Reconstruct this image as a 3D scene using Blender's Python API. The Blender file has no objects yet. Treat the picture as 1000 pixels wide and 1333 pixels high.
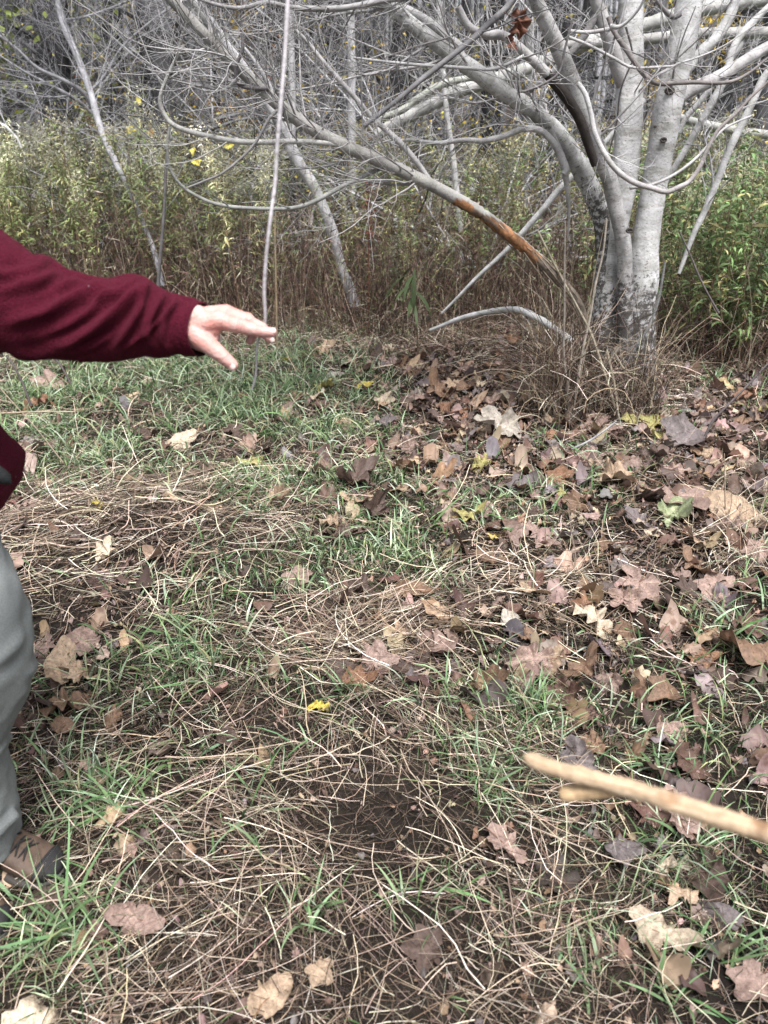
import bpy, math, random
import numpy as np
from mathutils import Vector, Matrix
random.seed(7); rng = np.random.default_rng(11)
C = bpy.context.scene.collection
SC = bpy.context.scene
PI = math.pi

# ------------------------------------------------------------------ camera, sky, sun, exposure
CAM_H = 1.6; TH = math.radians(27.3); FPX = 1037.0
cam = bpy.data.cameras.new('camera'); cam.sensor_fit = 'VERTICAL'; cam.sensor_height = 36; cam.lens = 28.0
cam.clip_start = 0.02; cam.clip_end = 600
cam.dof.use_dof = True; cam.dof.focus_distance = 2.9; cam.dof.aperture_fstop = 4.2
co = bpy.data.objects.new('camera', cam); C.objects.link(co)
co.location = (0, 0, CAM_H); co.rotation_euler = (PI/2 - TH, 0, 0); SC.camera = co
w = bpy.data.worlds.new('World'); SC.world = w; w.use_nodes = True
nt = w.node_tree; bg = nt.nodes['Background']
sky = nt.nodes.new('ShaderNodeTexSky'); sky.sky_type = 'NISHITA'; sky.sun_disc = False
SUN_EL, SUN_ROT = math.radians(66), math.radians(162)
sky.sun_elevation = SUN_EL; sky.sun_rotation = SUN_ROT; sky.air_density = 1.2; sky.dust_density = 4
hs = nt.nodes.new('ShaderNodeHueSaturation'); hs.inputs['Saturation'].default_value = 0.35
nt.links.new(sky.outputs[0], hs.inputs['Color']); nt.links.new(hs.outputs[0], bg.inputs[0]); bg.inputs[1].default_value = 0.055
sl = bpy.data.lights.new('sun', 'SUN'); sl.energy = 1.5; sl.angle = math.radians(24); sl.color = (1, .985, .98)
so = bpy.data.objects.new('sun', sl); C.objects.link(so)
sdir = Vector((math.sin(SUN_ROT)*math.cos(SUN_EL), math.cos(SUN_ROT)*math.cos(SUN_EL), math.sin(SUN_EL)))
so.rotation_euler = sdir.to_track_quat('Z', 'Y').to_euler()
SC.view_settings.view_transform = 'Standard'; SC.view_settings.look = 'None'; SC.view_settings.gamma = 1
SC.view_settings.exposure = 2.02
SC.cycles.max_bounces = 6; SC.cycles.diffuse_bounces = 1; SC.cycles.transmission_bounces = 3; SC.cycles.transparent_max_bounces = 4

# ------------------------------------------------------------------ geometry helpers
ct, st = math.cos(TH), math.sin(TH)
def at(px, py, Y):                      # the point at ground distance Y seen at photo pixel px, py
    u = (px-500)/FPX; v = (666.5-py)/FPX; t = Y/(ct+v*st)
    return np.array([u*t, Y, CAM_H + t*(-st+v*ct)])
def depth(px, py, Y): return Y/(ct+(666.5-py)/FPX*st)
def gpt(px, py, z=0.0):                 # the point on the ground
    u = (px-500)/FPX; v = (666.5-py)/FPX; t = (CAM_H-z)/(st-v*ct)
    return np.array([u*t, t*(ct+v*st), z])
def proj(x, y, z=0.0):
    t = y*ct+(CAM_H-z)*st; return 500+x/t*FPX, 666.5-((z-CAM_H)*ct+y*st)/t*FPX
def _h(i, j, s):
    n = np.sin(i*127.1+j*311.7+s*74.7)*43758.5453; return n-np.floor(n)
def noise(x, y, s=0):
    x = np.asarray(x, float); y = np.asarray(y, float)
    i = np.floor(x); j = np.floor(y); f = x-i; g = y-j; f = f*f*(3-2*f); g = g*g*(3-2*g)
    return (_h(i, j, s)*(1-f)+_h(i+1, j, s)*f)*(1-g)+(_h(i, j+1, s)*(1-f)+_h(i+1, j+1, s)*f)*g
TREE = np.array([1.27, 4.45])
def gz(x, y):
    z = .05*(noise(x*1.6, y*1.6, 1)-.5)+.03*(noise(x*5, y*5, 2)-.5)+.012*(noise(x*14, y*14, 3)-.5)
    z = z+.10*np.exp(-(((x-TREE[0])/.30)**2+((y-TREE[1])/.28)**2))
    bx, by = gpt(500, 1090)[:2]
    z = z-.035*np.exp(-(((x-bx)/.20)**2+((y-by)/.16)**2))
    sx, sy = gpt(480, 825)[:2]
    z = z+.035*np.exp(-(((x-sx)/.42)**2+((y-sy)/.16)**2))
    sx, sy = gpt(150, 690)[:2]
    z = z+.04*np.exp(-(((x-sx)/.75)**2+((y-sy)/.22)**2))
    return z + .006*np.maximum(y-12, 0) + .085*np.clip(y-32, 0, 75)  # last term: added far hill, a dark backing that blocks bright sky gaps

def mesh(name, V, Q=None, T=None, col=None, bk=None, mat=None, smooth=True, midx=None):
    V = np.asarray(V, np.float32).reshape(-1, 3)
    me = bpy.data.meshes.new(name)
    Q = np.zeros((0, 4), np.int32) if Q is None else np.asarray(Q, np.int32).reshape(-1, 4)
    T = np.zeros((0, 3), np.int32) if T is None else np.asarray(T, np.int32).reshape(-1, 3)
    me.vertices.add(len(V)); me.vertices.foreach_set('co', V.ravel())
    nl = len(Q)*4+len(T)*3; me.loops.add(nl); me.loops.foreach_set('vertex_index', np.concatenate([Q.ravel(), T.ravel()]))
    me.polygons.add(len(Q)+len(T))
    me.polygons.foreach_set('loop_start', np.concatenate([np.arange(len(Q))*4, len(Q)*4+np.arange(len(T))*3]).astype(np.int32))
    if midx is not None: me.polygons.foreach_set('material_index', np.asarray(midx, np.int32))
    me.polygons.foreach_set('use_smooth', np.full(len(Q)+len(T), smooth))
    me.update(calc_edges=True)
    if col is None: col = np.ones((len(V), 3), np.float32)
    c4 = np.ones((len(V), 4), np.float32); c4[:, :3] = col
    a = me.color_attributes.new('Col', 'FLOAT_COLOR', 'POINT'); a.data.foreach_set('color', c4.ravel())
    if bk is not None:
        b = me.attributes.new('bk', 'FLOAT_VECTOR', 'POINT'); b.data.foreach_set('vector', np.asarray(bk, np.float32).ravel())
    for m in (mat if isinstance(mat, (list, tuple)) else [mat]):
        if m: me.materials.append(m)
    return me
def obj(name, me, parent=None, loc=None, rot=None, scale=None, color=None):
    o = bpy.data.objects.new(name, me); C.objects.link(o)
    if parent is not None and name in ('twigs', 'branches', 'foliage', 'stems', 'crown', 'flower_head', 'seed_spike'): o['kind'] = 'stuff'
    if parent is not None: o.parent = parent
    if loc is not None: o.location = [float(v) for v in loc]
    if rot is not None: o.rotation_euler = rot
    if scale is not None: o.scale = scale if hasattr(scale, '__len__') else (scale,)*3
    if color is not None: o.color = (*color, 1)
    return o
def tag(o, label=None, cat=None, group=None, kind=None):
    for k, v in (('label', label), ('category', cat), ('group', group), ('kind', kind)):
        if v: o[k] = v
    return o
def copy_tree(o, parent=None):
    c = o.copy(); C.objects.link(c)
    if parent is not None: c.parent = parent
    for ch in list(o.children): copy_tree(ch, c)
    return c

def cr(P, n):                           # Catmull-Rom through P (any dimension), n samples, evenly by length
    P = np.asarray(P, float)
    if len(P) == 2: return P[0]+(P[1]-P[0])*np.linspace(0, 1, n)[:, None]
    Q = np.vstack([2*P[0]-P[1], P, 2*P[-1]-P[-2]]); out = []
    for i in range(1, len(Q)-2):
        t = np.linspace(0, 1, 12, endpoint=False)[:, None]; a, b, c, d = Q[i-1], Q[i], Q[i+1], Q[i+2]
        out.append(.5*((2*b)+(-a+c)*t+(2*a-5*b+4*c-d)*t*t+(-a+3*b-3*c+d)*t**3))
    out = np.vstack(out+[P[-1:]]); s = np.r_[0, np.cumsum(np.linalg.norm(np.diff(out[:, :3], axis=0), axis=1))]
    u = np.linspace(0, s[-1], n); return np.stack([np.interp(u, s, out[:, k]) for k in range(out.shape[1])], 1)

class Tubes:
    def __init__(s): s.g = {}
    def add(s, P, R, col=(1, 1, 1), sides=5, l0=0.):
        P = np.asarray(P, float); n = len(P); R = np.broadcast_to(np.asarray(R, float), (n,))
        col = np.broadcast_to(np.asarray(col, float), (n, 3)) if np.ndim(col) < 3 else col
        s.g.setdefault((n, sides), []).append((P, R, col, l0))
    def data(s):
        Vs, Qs, Cs, Bs = [], [], [], []; off = 0
        for (n, k), L in s.g.items():
            P = np.stack([a[0] for a in L]); R = np.stack([a[1] for a in L]); c = np.stack([a[2] for a in L]); l0 = np.array([a[3] for a in L])
            m = len(L); T = np.gradient(P, axis=1); T /= np.linalg.norm(T, axis=2, keepdims=True)+1e-9
            ax = np.argmin(np.abs(T).max(axis=1), axis=1); ref = np.eye(3)[ax][:, None, :]
            U = np.cross(T, np.broadcast_to(ref, T.shape)); U /= np.linalg.norm(U, axis=2, keepdims=True)+1e-9; W = np.cross(T, U)
            ph = np.linspace(0, 2*PI, k, endpoint=False); cs, sn = np.cos(ph), np.sin(ph)
            V = P[:, :, None]+R[:, :, None, None]*(U[:, :, None]*cs[:, None]+W[:, :, None]*sn[:, None])
            ln = np.concatenate([np.zeros((m, 1)), np.cumsum(np.linalg.norm(np.diff(P, axis=1), axis=2), axis=1)], 1)+l0[:, None]
            B = np.stack([R[:, :, None]*cs+0*ln[:, :, None], R[:, :, None]*sn+0*ln[:, :, None], np.repeat(ln[:, :, None], k, 2)], -1)
            cc = np.repeat(c[:, :, None, :], k, 2) if c.ndim == 3 else c
            idx = np.arange(m*n*k).reshape(m, n, k)+off; a = idx[:, :-1]; b = idx[:, 1:]
            Q = np.stack([a, np.roll(a, -1, 2), np.roll(b, -1, 2), b], -1).reshape(-1, 4)
            Vs.append(V.reshape(-1, 3)); Qs.append(Q); Cs.append(cc.reshape(-1, 3)); Bs.append(B.reshape(-1, 3)); off += m*n*k
        return np.vstack(Vs), np.vstack(Qs), np.vstack(Cs), np.vstack(Bs)
    def mesh(s, name, mat, origin=(0, 0, 0)):
        V, Q, c, B = s.data(); return mesh(name, V-np.asarray(origin), Q, None, c, B, mat)

def ribbons(base, head, L, W, e0, curl, c0, c1, K=4, turn=None, roll=None, wiggle=0., shape='blade', gravity=None):
    N = len(base); s = np.linspace(0, 1, K+1)
    hd = np.repeat(head[:, None], K+1, 1)
    if turn is not None: hd = hd+turn[:, None]*s
    if wiggle: hd = hd+np.cumsum(rng.normal(0, wiggle, (N, K+1)), 1)
    el = e0[:, None]-curl[:, None]*s
    if wiggle: el = el+rng.normal(0, wiggle*.5, (N, K+1))
    d = np.stack([np.cos(el)*np.cos(hd), np.cos(el)*np.sin(hd), np.sin(el)], -1)
    st_ = d*(L/K)[:, None, None]; P = base[:, None]+np.concatenate([np.zeros((N, 1, 3)), np.cumsum(st_[:, :-1], 1)], 1)
    if gravity is not None: P[..., 2] = np.maximum(P[..., 2], gz(P[..., 0], P[..., 1])+gravity[:, None])
    rl = np.zeros(N) if roll is None else roll
    side = np.stack([-np.sin(hd), np.cos(hd), 0*hd], -1); up = np.cross(d, side)
    wd = side*np.cos(rl)[:, None, None]+up*np.sin(rl)[:, None, None]
    prof = {'blade': np.clip(1.15-s**2*1.1, .06, 1)*np.clip(.6+s*2, 0, 1), 'straw': 1-.5*s, 'lance': np.clip(np.sin(PI*np.clip(s*.92+.04, 0, 1)), .08, 1)}[shape]
    wv = wd*(W[:, None]*prof*.5)[:, :, None]
    V = np.stack([P-wv, P+wv], 2).reshape(-1, 3)
    idx = np.arange(N*(K+1)*2).reshape(N, K+1, 2)
    Q = np.stack([idx[:, :-1, 0], idx[:, :-1, 1], idx[:, 1:, 1], idx[:, 1:, 0]], -1).reshape(-1, 4)
    col = c0[:, None]*(1-s)[:, None]+c1[:, None]*s[:, None]
    return V, Q, np.repeat(col[:, :, None], 2, 2).reshape(-1, 3)
def join(parts):
    Vs, Qs, Cs = [], [], []; o = 0
    for V, Q, c in parts: Vs.append(V); Qs.append(Q+o); Cs.append(c); o += len(V)
    return np.vstack(Vs), np.vstack(Qs), np.vstack(Cs)

# ------------------------------------------------------------------ materials
def mat(name, rough=.7, nscale=30, namt=.3, bump=0., bscale=60, transl=0., coord='Object', spec=.3, sheen=0, sss=0, extra=None):
    m = bpy.data.materials.new(name); m.use_nodes = True; N = m.node_tree.nodes; K = m.node_tree.links
    p = N['Principled BSDF']; out = N['Material Output']
    p.inputs['Roughness'].default_value = rough; p.inputs['Specular IOR Level'].default_value = spec
    a = N.new('ShaderNodeAttribute'); a.attribute_name = 'Col'
    oi = N.new('ShaderNodeObjectInfo')
    mx = N.new('ShaderNodeMix'); mx.data_type = 'RGBA'; mx.blend_type = 'MULTIPLY'; mx.inputs[0].default_value = 1
    K.new(a.outputs['Color'], mx.inputs[6]); K.new(oi.outputs['Color'], mx.inputs[7])
    if coord == 'bk': tc = N.new('ShaderNodeAttribute'); tc.attribute_name = 'bk'; cv = tc.outputs['Vector']
    else: tc = N.new('ShaderNodeTexCoord'); cv = tc.outputs[coord]
    n = N.new('ShaderNodeTexNoise'); n.inputs['Scale'].default_value = nscale; n.inputs['Detail'].default_value = 5; K.new(cv, n.inputs['Vector'])
    mr = N.new('ShaderNodeMapRange'); mr.inputs[1].default_value = .3; mr.inputs[2].default_value = .7; mr.inputs[3].default_value = 1-namt; mr.inputs[4].default_value = 1+namt
    K.new(n.outputs[0], mr.inputs[0])
    vm = N.new('ShaderNodeVectorMath'); vm.operation = 'SCALE'; K.new(mx.outputs[2], vm.inputs[0]); K.new(mr.outputs[0], vm.inputs['Scale'])
    colout = vm.outputs[0]
    if extra: colout = extra(N, K, cv, colout, p)
    K.new(colout, p.inputs['Base Color'])
    if bump:
        nb = N.new('ShaderNodeTexNoise'); nb.inputs['Scale'].default_value = bscale; nb.inputs['Detail'].default_value = 6; K.new(cv, nb.inputs['Vector'])
        bp = N.new('ShaderNodeBump'); bp.inputs['Strength'].default_value = bump; bp.inputs['Distance'].default_value = .004
        K.new(nb.outputs[0], bp.inputs['Height']); K.new(bp.outputs[0], p.inputs['Normal'])
    if sheen: p.inputs['Sheen Weight'].default_value = sheen; p.inputs['Sheen Roughness'].default_value = .5; p.inputs['Sheen Tint'].default_value = (.5, .15, .2, 1)
    if sss: p.inputs['Subsurface Weight'].default_value = sss; p.inputs['Subsurface Radius'].default_value = (.012, .004, .002); p.inputs['Subsurface Scale'].default_value = .6
    if transl:
        t = N.new('ShaderNodeBsdfTranslucent'); K.new(colout, t.inputs['Color'])
        ms = N.new('ShaderNodeMixShader'); ms.inputs[0].default_value = transl
        K.new(p.outputs[0], ms.inputs[1]); K.new(t.outputs[0], ms.inputs[2]); K.new(ms.outputs[0], out.inputs['Surface'])
    return m
def ramp(N, a, b, ca=(0, 0, 0, 1), cb=(1, 1, 1, 1)):
    r = N.new('ShaderNodeValToRGB'); r.color_ramp.elements[0].position = a; r.color_ramp.elements[1].position = b
    r.color_ramp.elements[0].color = ca; r.color_ramp.elements[1].color = cb; return r
def mixc(N, K, fac, a, b, blend='MIX'):
    x = N.new('ShaderNodeMix'); x.data_type = 'RGBA'; x.blend_type = blend
    if isinstance(fac, float): x.inputs[0].default_value = fac
    else: K.new(fac, x.inputs[0])
    for s, v in ((6, a), (7, b)):
        if isinstance(v, tuple): x.inputs[s].default_value = (*v, 1)
        else: K.new(v, x.inputs[s])
    return x.outputs[2]
def scaled(N, K, cv, sc):
    mp = N.new('ShaderNodeMapping'); mp.inputs['Scale'].default_value = sc; K.new(cv, mp.inputs['Vector']); return mp.outputs[0]
def bark_extra(black):
    def f(N, K, cv, c, p):
        n = N.new('ShaderNodeTexNoise'); n.inputs['Scale'].default_value = 1; n.inputs['Detail'].default_value = 3; K.new(scaled(N, K, cv, (22, 22, 170)), n.inputs['Vector'])
        r = ramp(N, .60, .74); K.new(n.outputs[0], r.inputs[0]); c = mixc(N, K, r.outputs[0], c, mixc(N, K, 1., c, (.66, .64, .63), 'MULTIPLY'))
        n5 = N.new('ShaderNodeTexNoise'); n5.inputs['Scale'].default_value = 130; n5.inputs['Detail'].default_value = 3; K.new(cv, n5.inputs['Vector']); r5 = ramp(N, .60, .72); K.new(n5.outputs[0], r5.inputs[0]); c = mixc(N, K, r5.outputs[0], c, mixc(N, K, 1., c, (.6, .58, .56), 'MULTIPLY'))
        n2 = N.new('ShaderNodeTexNoise'); n2.inputs['Scale'].default_value = 18 if black else 9; n2.inputs['Detail'].default_value = 6; K.new(cv, n2.inputs['Vector'])
        r2 = ramp(N, .50, .70); K.new(n2.outputs[0], r2.inputs[0]); c = mixc(N, K, r2.outputs[0], c, mixc(N, K, 1., c, (.72, .735, .69), 'MULTIPLY'))
        if black:
            n6 = N.new('ShaderNodeTexNoise'); n6.inputs['Scale'].default_value = 1; n6.inputs['Detail'].default_value = 2; K.new(scaled(N, K, cv, (60, 60, 190)), n6.inputs['Vector']); r6 = ramp(N, .62, .67); K.new(n6.outputs[0], r6.inputs[0]); c = mixc(N, K, r6.outputs[0], c, mixc(N, K, 1., c, (.52, .47, .42), 'MULTIPLY'))
            n7 = N.new('ShaderNodeTexNoise'); n7.inputs['Scale'].default_value = 1; n7.inputs['Detail'].default_value = 4; K.new(scaled(N, K, cv, (5, 5, 30)), n7.inputs['Vector']); r7 = ramp(N, .50, .68); K.new(n7.outputs[0], r7.inputs[0]); c = mixc(N, K, r7.outputs[0], c, mixc(N, K, 1., c, (.70, .69, .66), 'MULTIPLY'))
            sx = N.new('ShaderNodeSeparateXYZ'); K.new(cv, sx.inputs[0])
            hr = N.new('ShaderNodeMapRange'); hr.inputs[1].default_value = .50; hr.inputs[2].default_value = .95; hr.inputs[3].default_value = .12; hr.inputs[4].default_value = -.14
            K.new(sx.outputs[2], hr.inputs[0])
            n3 = N.new('ShaderNodeTexNoise'); n3.inputs['Scale'].default_value = 1; n3.inputs['Detail'].default_value = 8; n3.inputs['Roughness'].default_value = .75; K.new(scaled(N, K, cv, (30, 30, 36)), n3.inputs['Vector'])
            ad = N.new('ShaderNodeMath'); ad.operation = 'ADD'; K.new(n3.outputs[0], ad.inputs[0]); K.new(hr.outputs[0], ad.inputs[1])
            r3 = ramp(N, .55, .61); K.new(ad.outputs[0], r3.inputs[0]); c = mixc(N, K, r3.outputs[0], c, (.075, .07, .066))
        return c
    return f
M = {}
M['bark'] = mat('bark', .8, 11, .36, .8, 80, coord='bk', extra=bark_extra(False))
M['bark_main'] = mat('bark_main', .75, 7, .34, .9, 70, coord='bk', extra=bark_extra(True))
M['twig'] = mat('twig', .7, 25, .25)
M['leafy'] = mat('leafy', .5, 12, .25, transl=.18)
M['grass'] = mat('grass', .42, 20, .25, transl=.14, spec=.5)
M['straw'] = mat('straw', .6, 60, .25, transl=.12)
def leaf_extra(N, K, cv, c, p):
    n = N.new('ShaderNodeTexNoise'); n.inputs['Scale'].default_value = 22; n.inputs['Detail'].default_value = 5; K.new(cv, n.inputs['Vector'])
    r = ramp(N, .55, .7); K.new(n.outputs[0], r.inputs[0]); c = mixc(N, K, r.outputs[0], c, mixc(N, K, 1., c, (.5, .42, .38), 'MULTIPLY'))
    g = N.new('ShaderNodeNewGeometry'); return mixc(N, K, g.outputs['Backfacing'], c, mixc(N, K, 1., c, (1.15, 1.12, 1.12), 'MULTIPLY'))
M['leaf'] = mat('leaf', .55, 9, .3, .35, 70, transl=.12, extra=leaf_extra)
def soil_extra(N, K, cv, c, p):
    n = N.new('ShaderNodeTexVoronoi'); n.inputs['Scale'].default_value = 55; K.new(cv, n.inputs['Vector'])
    c = mixc(N, K, .6, c, mixc(N, K, 1., c, n.outputs['Distance'], 'MULTIPLY')); return c
M['soil'] = mat('soil', .9, 3, .5, 1., 160, extra=soil_extra, spec=.15)
def fleece_extra(N, K, cv, c, p):
    n = N.new('ShaderNodeTexVoronoi'); n.inputs['Scale'].default_value = 24; K.new(cv, n.inputs['Vector'])
    r = ramp(N, .012, .03, (1, 1, 1, 1), (0, 0, 0, 1)); K.new(n.outputs['Distance'], r.inputs[0])
    return mixc(N, K, r.outputs[0], c, (.3, .26, .27))
M['fleece'] = mat('fleece', .95, 330, .4, .9, 330, sheen=.12, spec=.05, extra=fleece_extra)
def skin_extra(N, K, cv, c, p):
    n = N.new('ShaderNodeTexNoise'); n.inputs['Scale'].default_value = 38; n.inputs['Detail'].default_value = 3; K.new(cv, n.inputs['Vector'])
    r = ramp(N, .45, .7); K.new(n.outputs[0], r.inputs[0]); return mixc(N, K, r.outputs[0], c, mixc(N, K, 1., c, (1., .72, .68), 'MULTIPLY'))
M['skin'] = mat('skin', .5, 60, .07, .55, 190, sss=.12, spec=.4, extra=skin_extra)
M['nail'] = mat('nail', .3, 60, .05)
M['denim'] = mat('denim', .85, 300, .18, .5, 700)
M['leather'] = mat('leather', .6, 25, .35, .5, 120)
M['rubber'] = mat('rubber', .6, 30, .2, .3, 90)
M['cloth'] = mat('cloth', .9, 80, .15, .3, 300)
M['hair'] = mat('hair', .5, 120, .3, .5, 200)
def wood_extra(N, K, cv, c, p):
    n = N.new('ShaderNodeTexNoise'); n.inputs['Scale'].default_value = 1; n.inputs['Detail'].default_value = 6; K.new(scaled(N, K, cv, (260, 260, 14)), n.inputs['Vector'])
    r = ramp(N, .42, .66); K.new(n.outputs[0], r.inputs[0]); c = mixc(N, K, r.outputs[0], c, mixc(N, K, 1., c, (.68, .62, .56), 'MULTIPLY'))
    n = N.new('ShaderNodeTexNoise'); n.inputs['Scale'].default_value = 16; n.inputs['Detail'].default_value = 4; K.new(cv, n.inputs['Vector'])
    r = ramp(N, .55, .62); K.new(n.outputs[0], r.inputs[0]); return mixc(N, K, r.outputs[0], c, mixc(N, K, 1., c, (.62, .5, .42), 'MULTIPLY'))
M['wood'] = mat('wood', .8, 60, .25, .8, 150, coord='bk', extra=wood_extra)

# ------------------------------------------------------------------ the ground
def axis(a, b, c, d, fine, coarse):
    return np.unique(np.concatenate([a-np.geomspace(.03, d, coarse)[::-1], np.arange(a, b, fine), b+np.geomspace(.03, c, coarse)]))
gx = axis(-4.2, 4.2, 150, 150, .035, 40); gy = axis(.5, 7., 250, 60, .035, 40)
X, Yg = np.meshgrid(gx, gy); Z = gz(X, Yg)
nx, ny = len(gx), len(gy); idx = np.arange(nx*ny).reshape(ny, nx)
Qg = np.stack([idx[:-1, :-1], idx[:-1, 1:], idx[1:, 1:], idx[1:, :-1]], -1)
nn = noise(X*4, Yg*4, 5)[..., None]; gc = np.array([.013, .010, .008])*(1-nn)+np.array([.034, .026, .02])*nn
far = np.clip((Yg-7)/6, 0, 1)[..., None]; gc = gc*(1-far)+np.array([.075, .055, .042])*far
tag(obj('ground', mesh('ground', np.stack([X, Yg, Z], -1).reshape(-1, 3), Qg, None, gc.reshape(-1, 3), None, M['soil'])), 'dark soil floor of the clearing under grass and leaves', 'ground', kind='structure')

def blobs(px, py, base, L):
    w = np.full(px.shape, float(base))
    for cx, cy, sx, sy, a in L: w = w+a*np.exp(-((px-cx)/sx)**2-((py-cy)/sy)**2)
    return np.clip(w, 0, None)
GREEN = [(190, 525, 250, 75, 1.1), (400, 530, 100, 60, .7), (60, 580, 100, 60, .4), (280, 610, 190, 50, .6), (500, 660, 120, 80, .55), (370, 720, 120, 50, .3), (680, 640, 70, 50, .5), (220, 815, 70, 40, .5),
         (150, 1040, 90, 60, .7), (690, 930, 90, 45, .5), (900, 940, 80, 70, .3), (620, 1010, 90, 50, .6), (400, 1190, 120, 50, .5), (110, 1225, 110, 70, .4), (960, 800, 70, 80, .5), (880, 1250, 150, 80, .2), (590, 1170, 60, 50, .5),
         (500, 1090, 110, 90, -.9), (640, 530, 150, 60, -.5), (860, 700, 120, 70, -.2), (130, 690, 170, 35, -.35), (470, 830, 130, 40, -.5), (300, 950, 130, 50, -.3), (780, 640, 50, 50, .3), (460, 720, 100, 40, .4), (250, 880, 170, 70, .45), (380, 1000, 120, 50, .3), (930, 1110, 90, 60, .4)]
STRAW = [(130, 690, 200, 45, 1.3), (480, 830, 150, 45, 1.3), (300, 990, 250, 110, .7), (560, 960, 150, 60, .7), (300, 1180, 200, 90, .9), (650, 1170, 180, 90, .5), (700, 765, 120, 30, .8), (500, 425, 500, 25, 1.2), (800, 560, 100, 40, .8), (980, 660, 60, 60, .5),
         (500, 1290, 520, 120, 1.0), (250, 1130, 220, 90, .5), (500, 1095, 95, 85, -1.1), (200, 525, 220, 60, -.05), (240, 900, 160, 60, .2), (900, 600, 120, 60, -.1), (630, 540, 120, 50, -.3)]
LEAF = [(630, 530, 140, 80, 1.0), (600, 620, 120, 80, .55), (880, 620, 170, 100, .9), (870, 790, 190, 130, .5), (980, 560, 80, 60, .8), (200, 560, 250, 60, .12), (900, 960, 110, 120, .8), (600, 870, 130, 60, .5), (780, 1150, 180, 150, .12), (60, 860, 60, 60, .4), (150, 1150, 120, 100, .15), (800, 1290, 250, 80, .2), (500, 1080, 120, 90, -.3), (500, 700, 100, 60, .3)]
def cand(n, y0=.72, y1=6.6):
    y = np.sqrt(rng.uniform((y0+1)**2, (y1+1)**2, n))-1; x = rng.uniform(-1, 1, n)*(.56*y+.55); return x, y
def scatter(n, base, L, clump=1.6, s=9, y0=.72, y1=6.6, keep=1.):
    x, y = cand(n, y0, y1); px, py = proj(x, y); w = blobs(px, py, base, L)
    if L is GREEN or L is STRAW: w = w*(1-.5*np.clip(blobs(px, py, .0, LEAF), 0, 1))
    if L is GREEN: w = w*np.clip(2.4*noise(x*2.6, y*3.2, 55)-.35, .12, 1.5)
    w = w*np.clip(noise(x*7, y*7, s)*clump*1.1+(.5-clump*.35), 0.03, 2)
    k = rng.random(n) < w*keep; return x[k], y[k]
def tint(n, cols, var=.18):
    cols = np.array(cols); c = cols[rng.integers(0, len(cols), n)]; return np.clip(c*(1+rng.normal(0, var, (n, 1)))*(1+rng.normal(0, .05, (n, 3))), .004, .95)

# ------------------------------------------------------------------ grass and straw
def do_grass():
    G = [(.035, .07, .025), (.08, .15, .055), (.15, .24, .10), (.24, .33, .19), (.25, .28, .14), (.38, .45, .31)]
    x, y = scatter(150000, .08, GREEN, clump=2.2, keep=.72); n = len(x)
    # tufts: pull blades toward local clump centres
    ax = x+.02*(noise(x*30, y*30, 20)-.5)*4; ay = y+.02*(noise(x*30, y*30, 21)-.5)*4
    b = np.stack([ax, ay, gz(ax, ay)-.004], 1); c = tint(n, G)
    P = [ribbons(b, rng.uniform(0, 2*PI, n), rng.gamma(4, .019, n)+.02, rng.uniform(.0034, .0085, n)*np.clip(y/2.2, .6, 1), rng.uniform(.5, 1.5, n), rng.uniform(.4, 2.0, n), c*.75, c*1.25, 4, rng.normal(0, .5, n), rng.normal(0, .6, n))]  # roots darkened, tips brightened: top light and shade between blades painted in
    # short fine green undergrowth
    x, y = scatter(150000, .30, GREEN, s=13, keep=.7); n = len(x); b = np.stack([x, y, gz(x, y)], 1); c = tint(n, G)
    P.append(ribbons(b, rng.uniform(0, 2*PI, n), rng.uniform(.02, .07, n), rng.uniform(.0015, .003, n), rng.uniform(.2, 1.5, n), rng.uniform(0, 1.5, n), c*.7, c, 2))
    # broad blades in tufts
    for px, py, k, L in [(120, 1040, 26, .20), (170, 1060, 20, .22), (90, 1215, 22, .22), (60, 1225, 14, .2), (455, 905, 9, .13), (620, 1010, 24, .16), (690, 925, 28, .13), (700, 940, 22, .12), (650, 905, 14, .12), (330, 1060, 10, .2), (415, 1210, 18, .13), (920, 1095, 16, .15),
                         (960, 820, 22, .14), (980, 770, 18, .14), (860, 1010, 16, .14), (580, 1160, 14, .14), (310, 1110, 7, .15), (540, 1190, 12, .11), (235, 830, 26, .12), (480, 610, 26, .13), (700, 640, 26, .12), (520, 700, 20, .14), (970, 1240, 20, .13), (880, 1290, 22, .12),
                         (350, 680, 20, .13), (760, 1260, 14, .12), (35, 1105, 10, .14), (50, 1115, 8, .12), (45, 1175, 12, .16), (75, 1165, 7, .12), (15, 1170, 8, .14), (240, 990, 10, .16), (20, 1000, 12, .12), (715, 575, 30, .14), (870, 545, 30, .16), (800, 600, 26, .13), (760, 590, 20, .12), (930, 500, 30, .18), (985, 520, 26, .16)]:
        g = gpt(px, py); xx = g[0]+rng.normal(0, .035, k); yy = g[1]+rng.normal(0, .03, k)
        c = tint(k, [(.13, .21, .09), (.18, .26, .14), (.10, .17, .07)], .12)
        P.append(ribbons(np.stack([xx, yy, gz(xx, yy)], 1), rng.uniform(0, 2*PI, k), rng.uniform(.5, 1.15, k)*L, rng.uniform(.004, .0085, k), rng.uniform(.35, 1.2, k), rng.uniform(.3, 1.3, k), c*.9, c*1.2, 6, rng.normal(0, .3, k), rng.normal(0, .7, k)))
    V, Q, c = join(P)
    tag(obj('grass', mesh('grass', V, Q, None, c, None, M['grass'])), 'green autumn grass covering the clearing floor', 'grass', kind='stuff')
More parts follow.
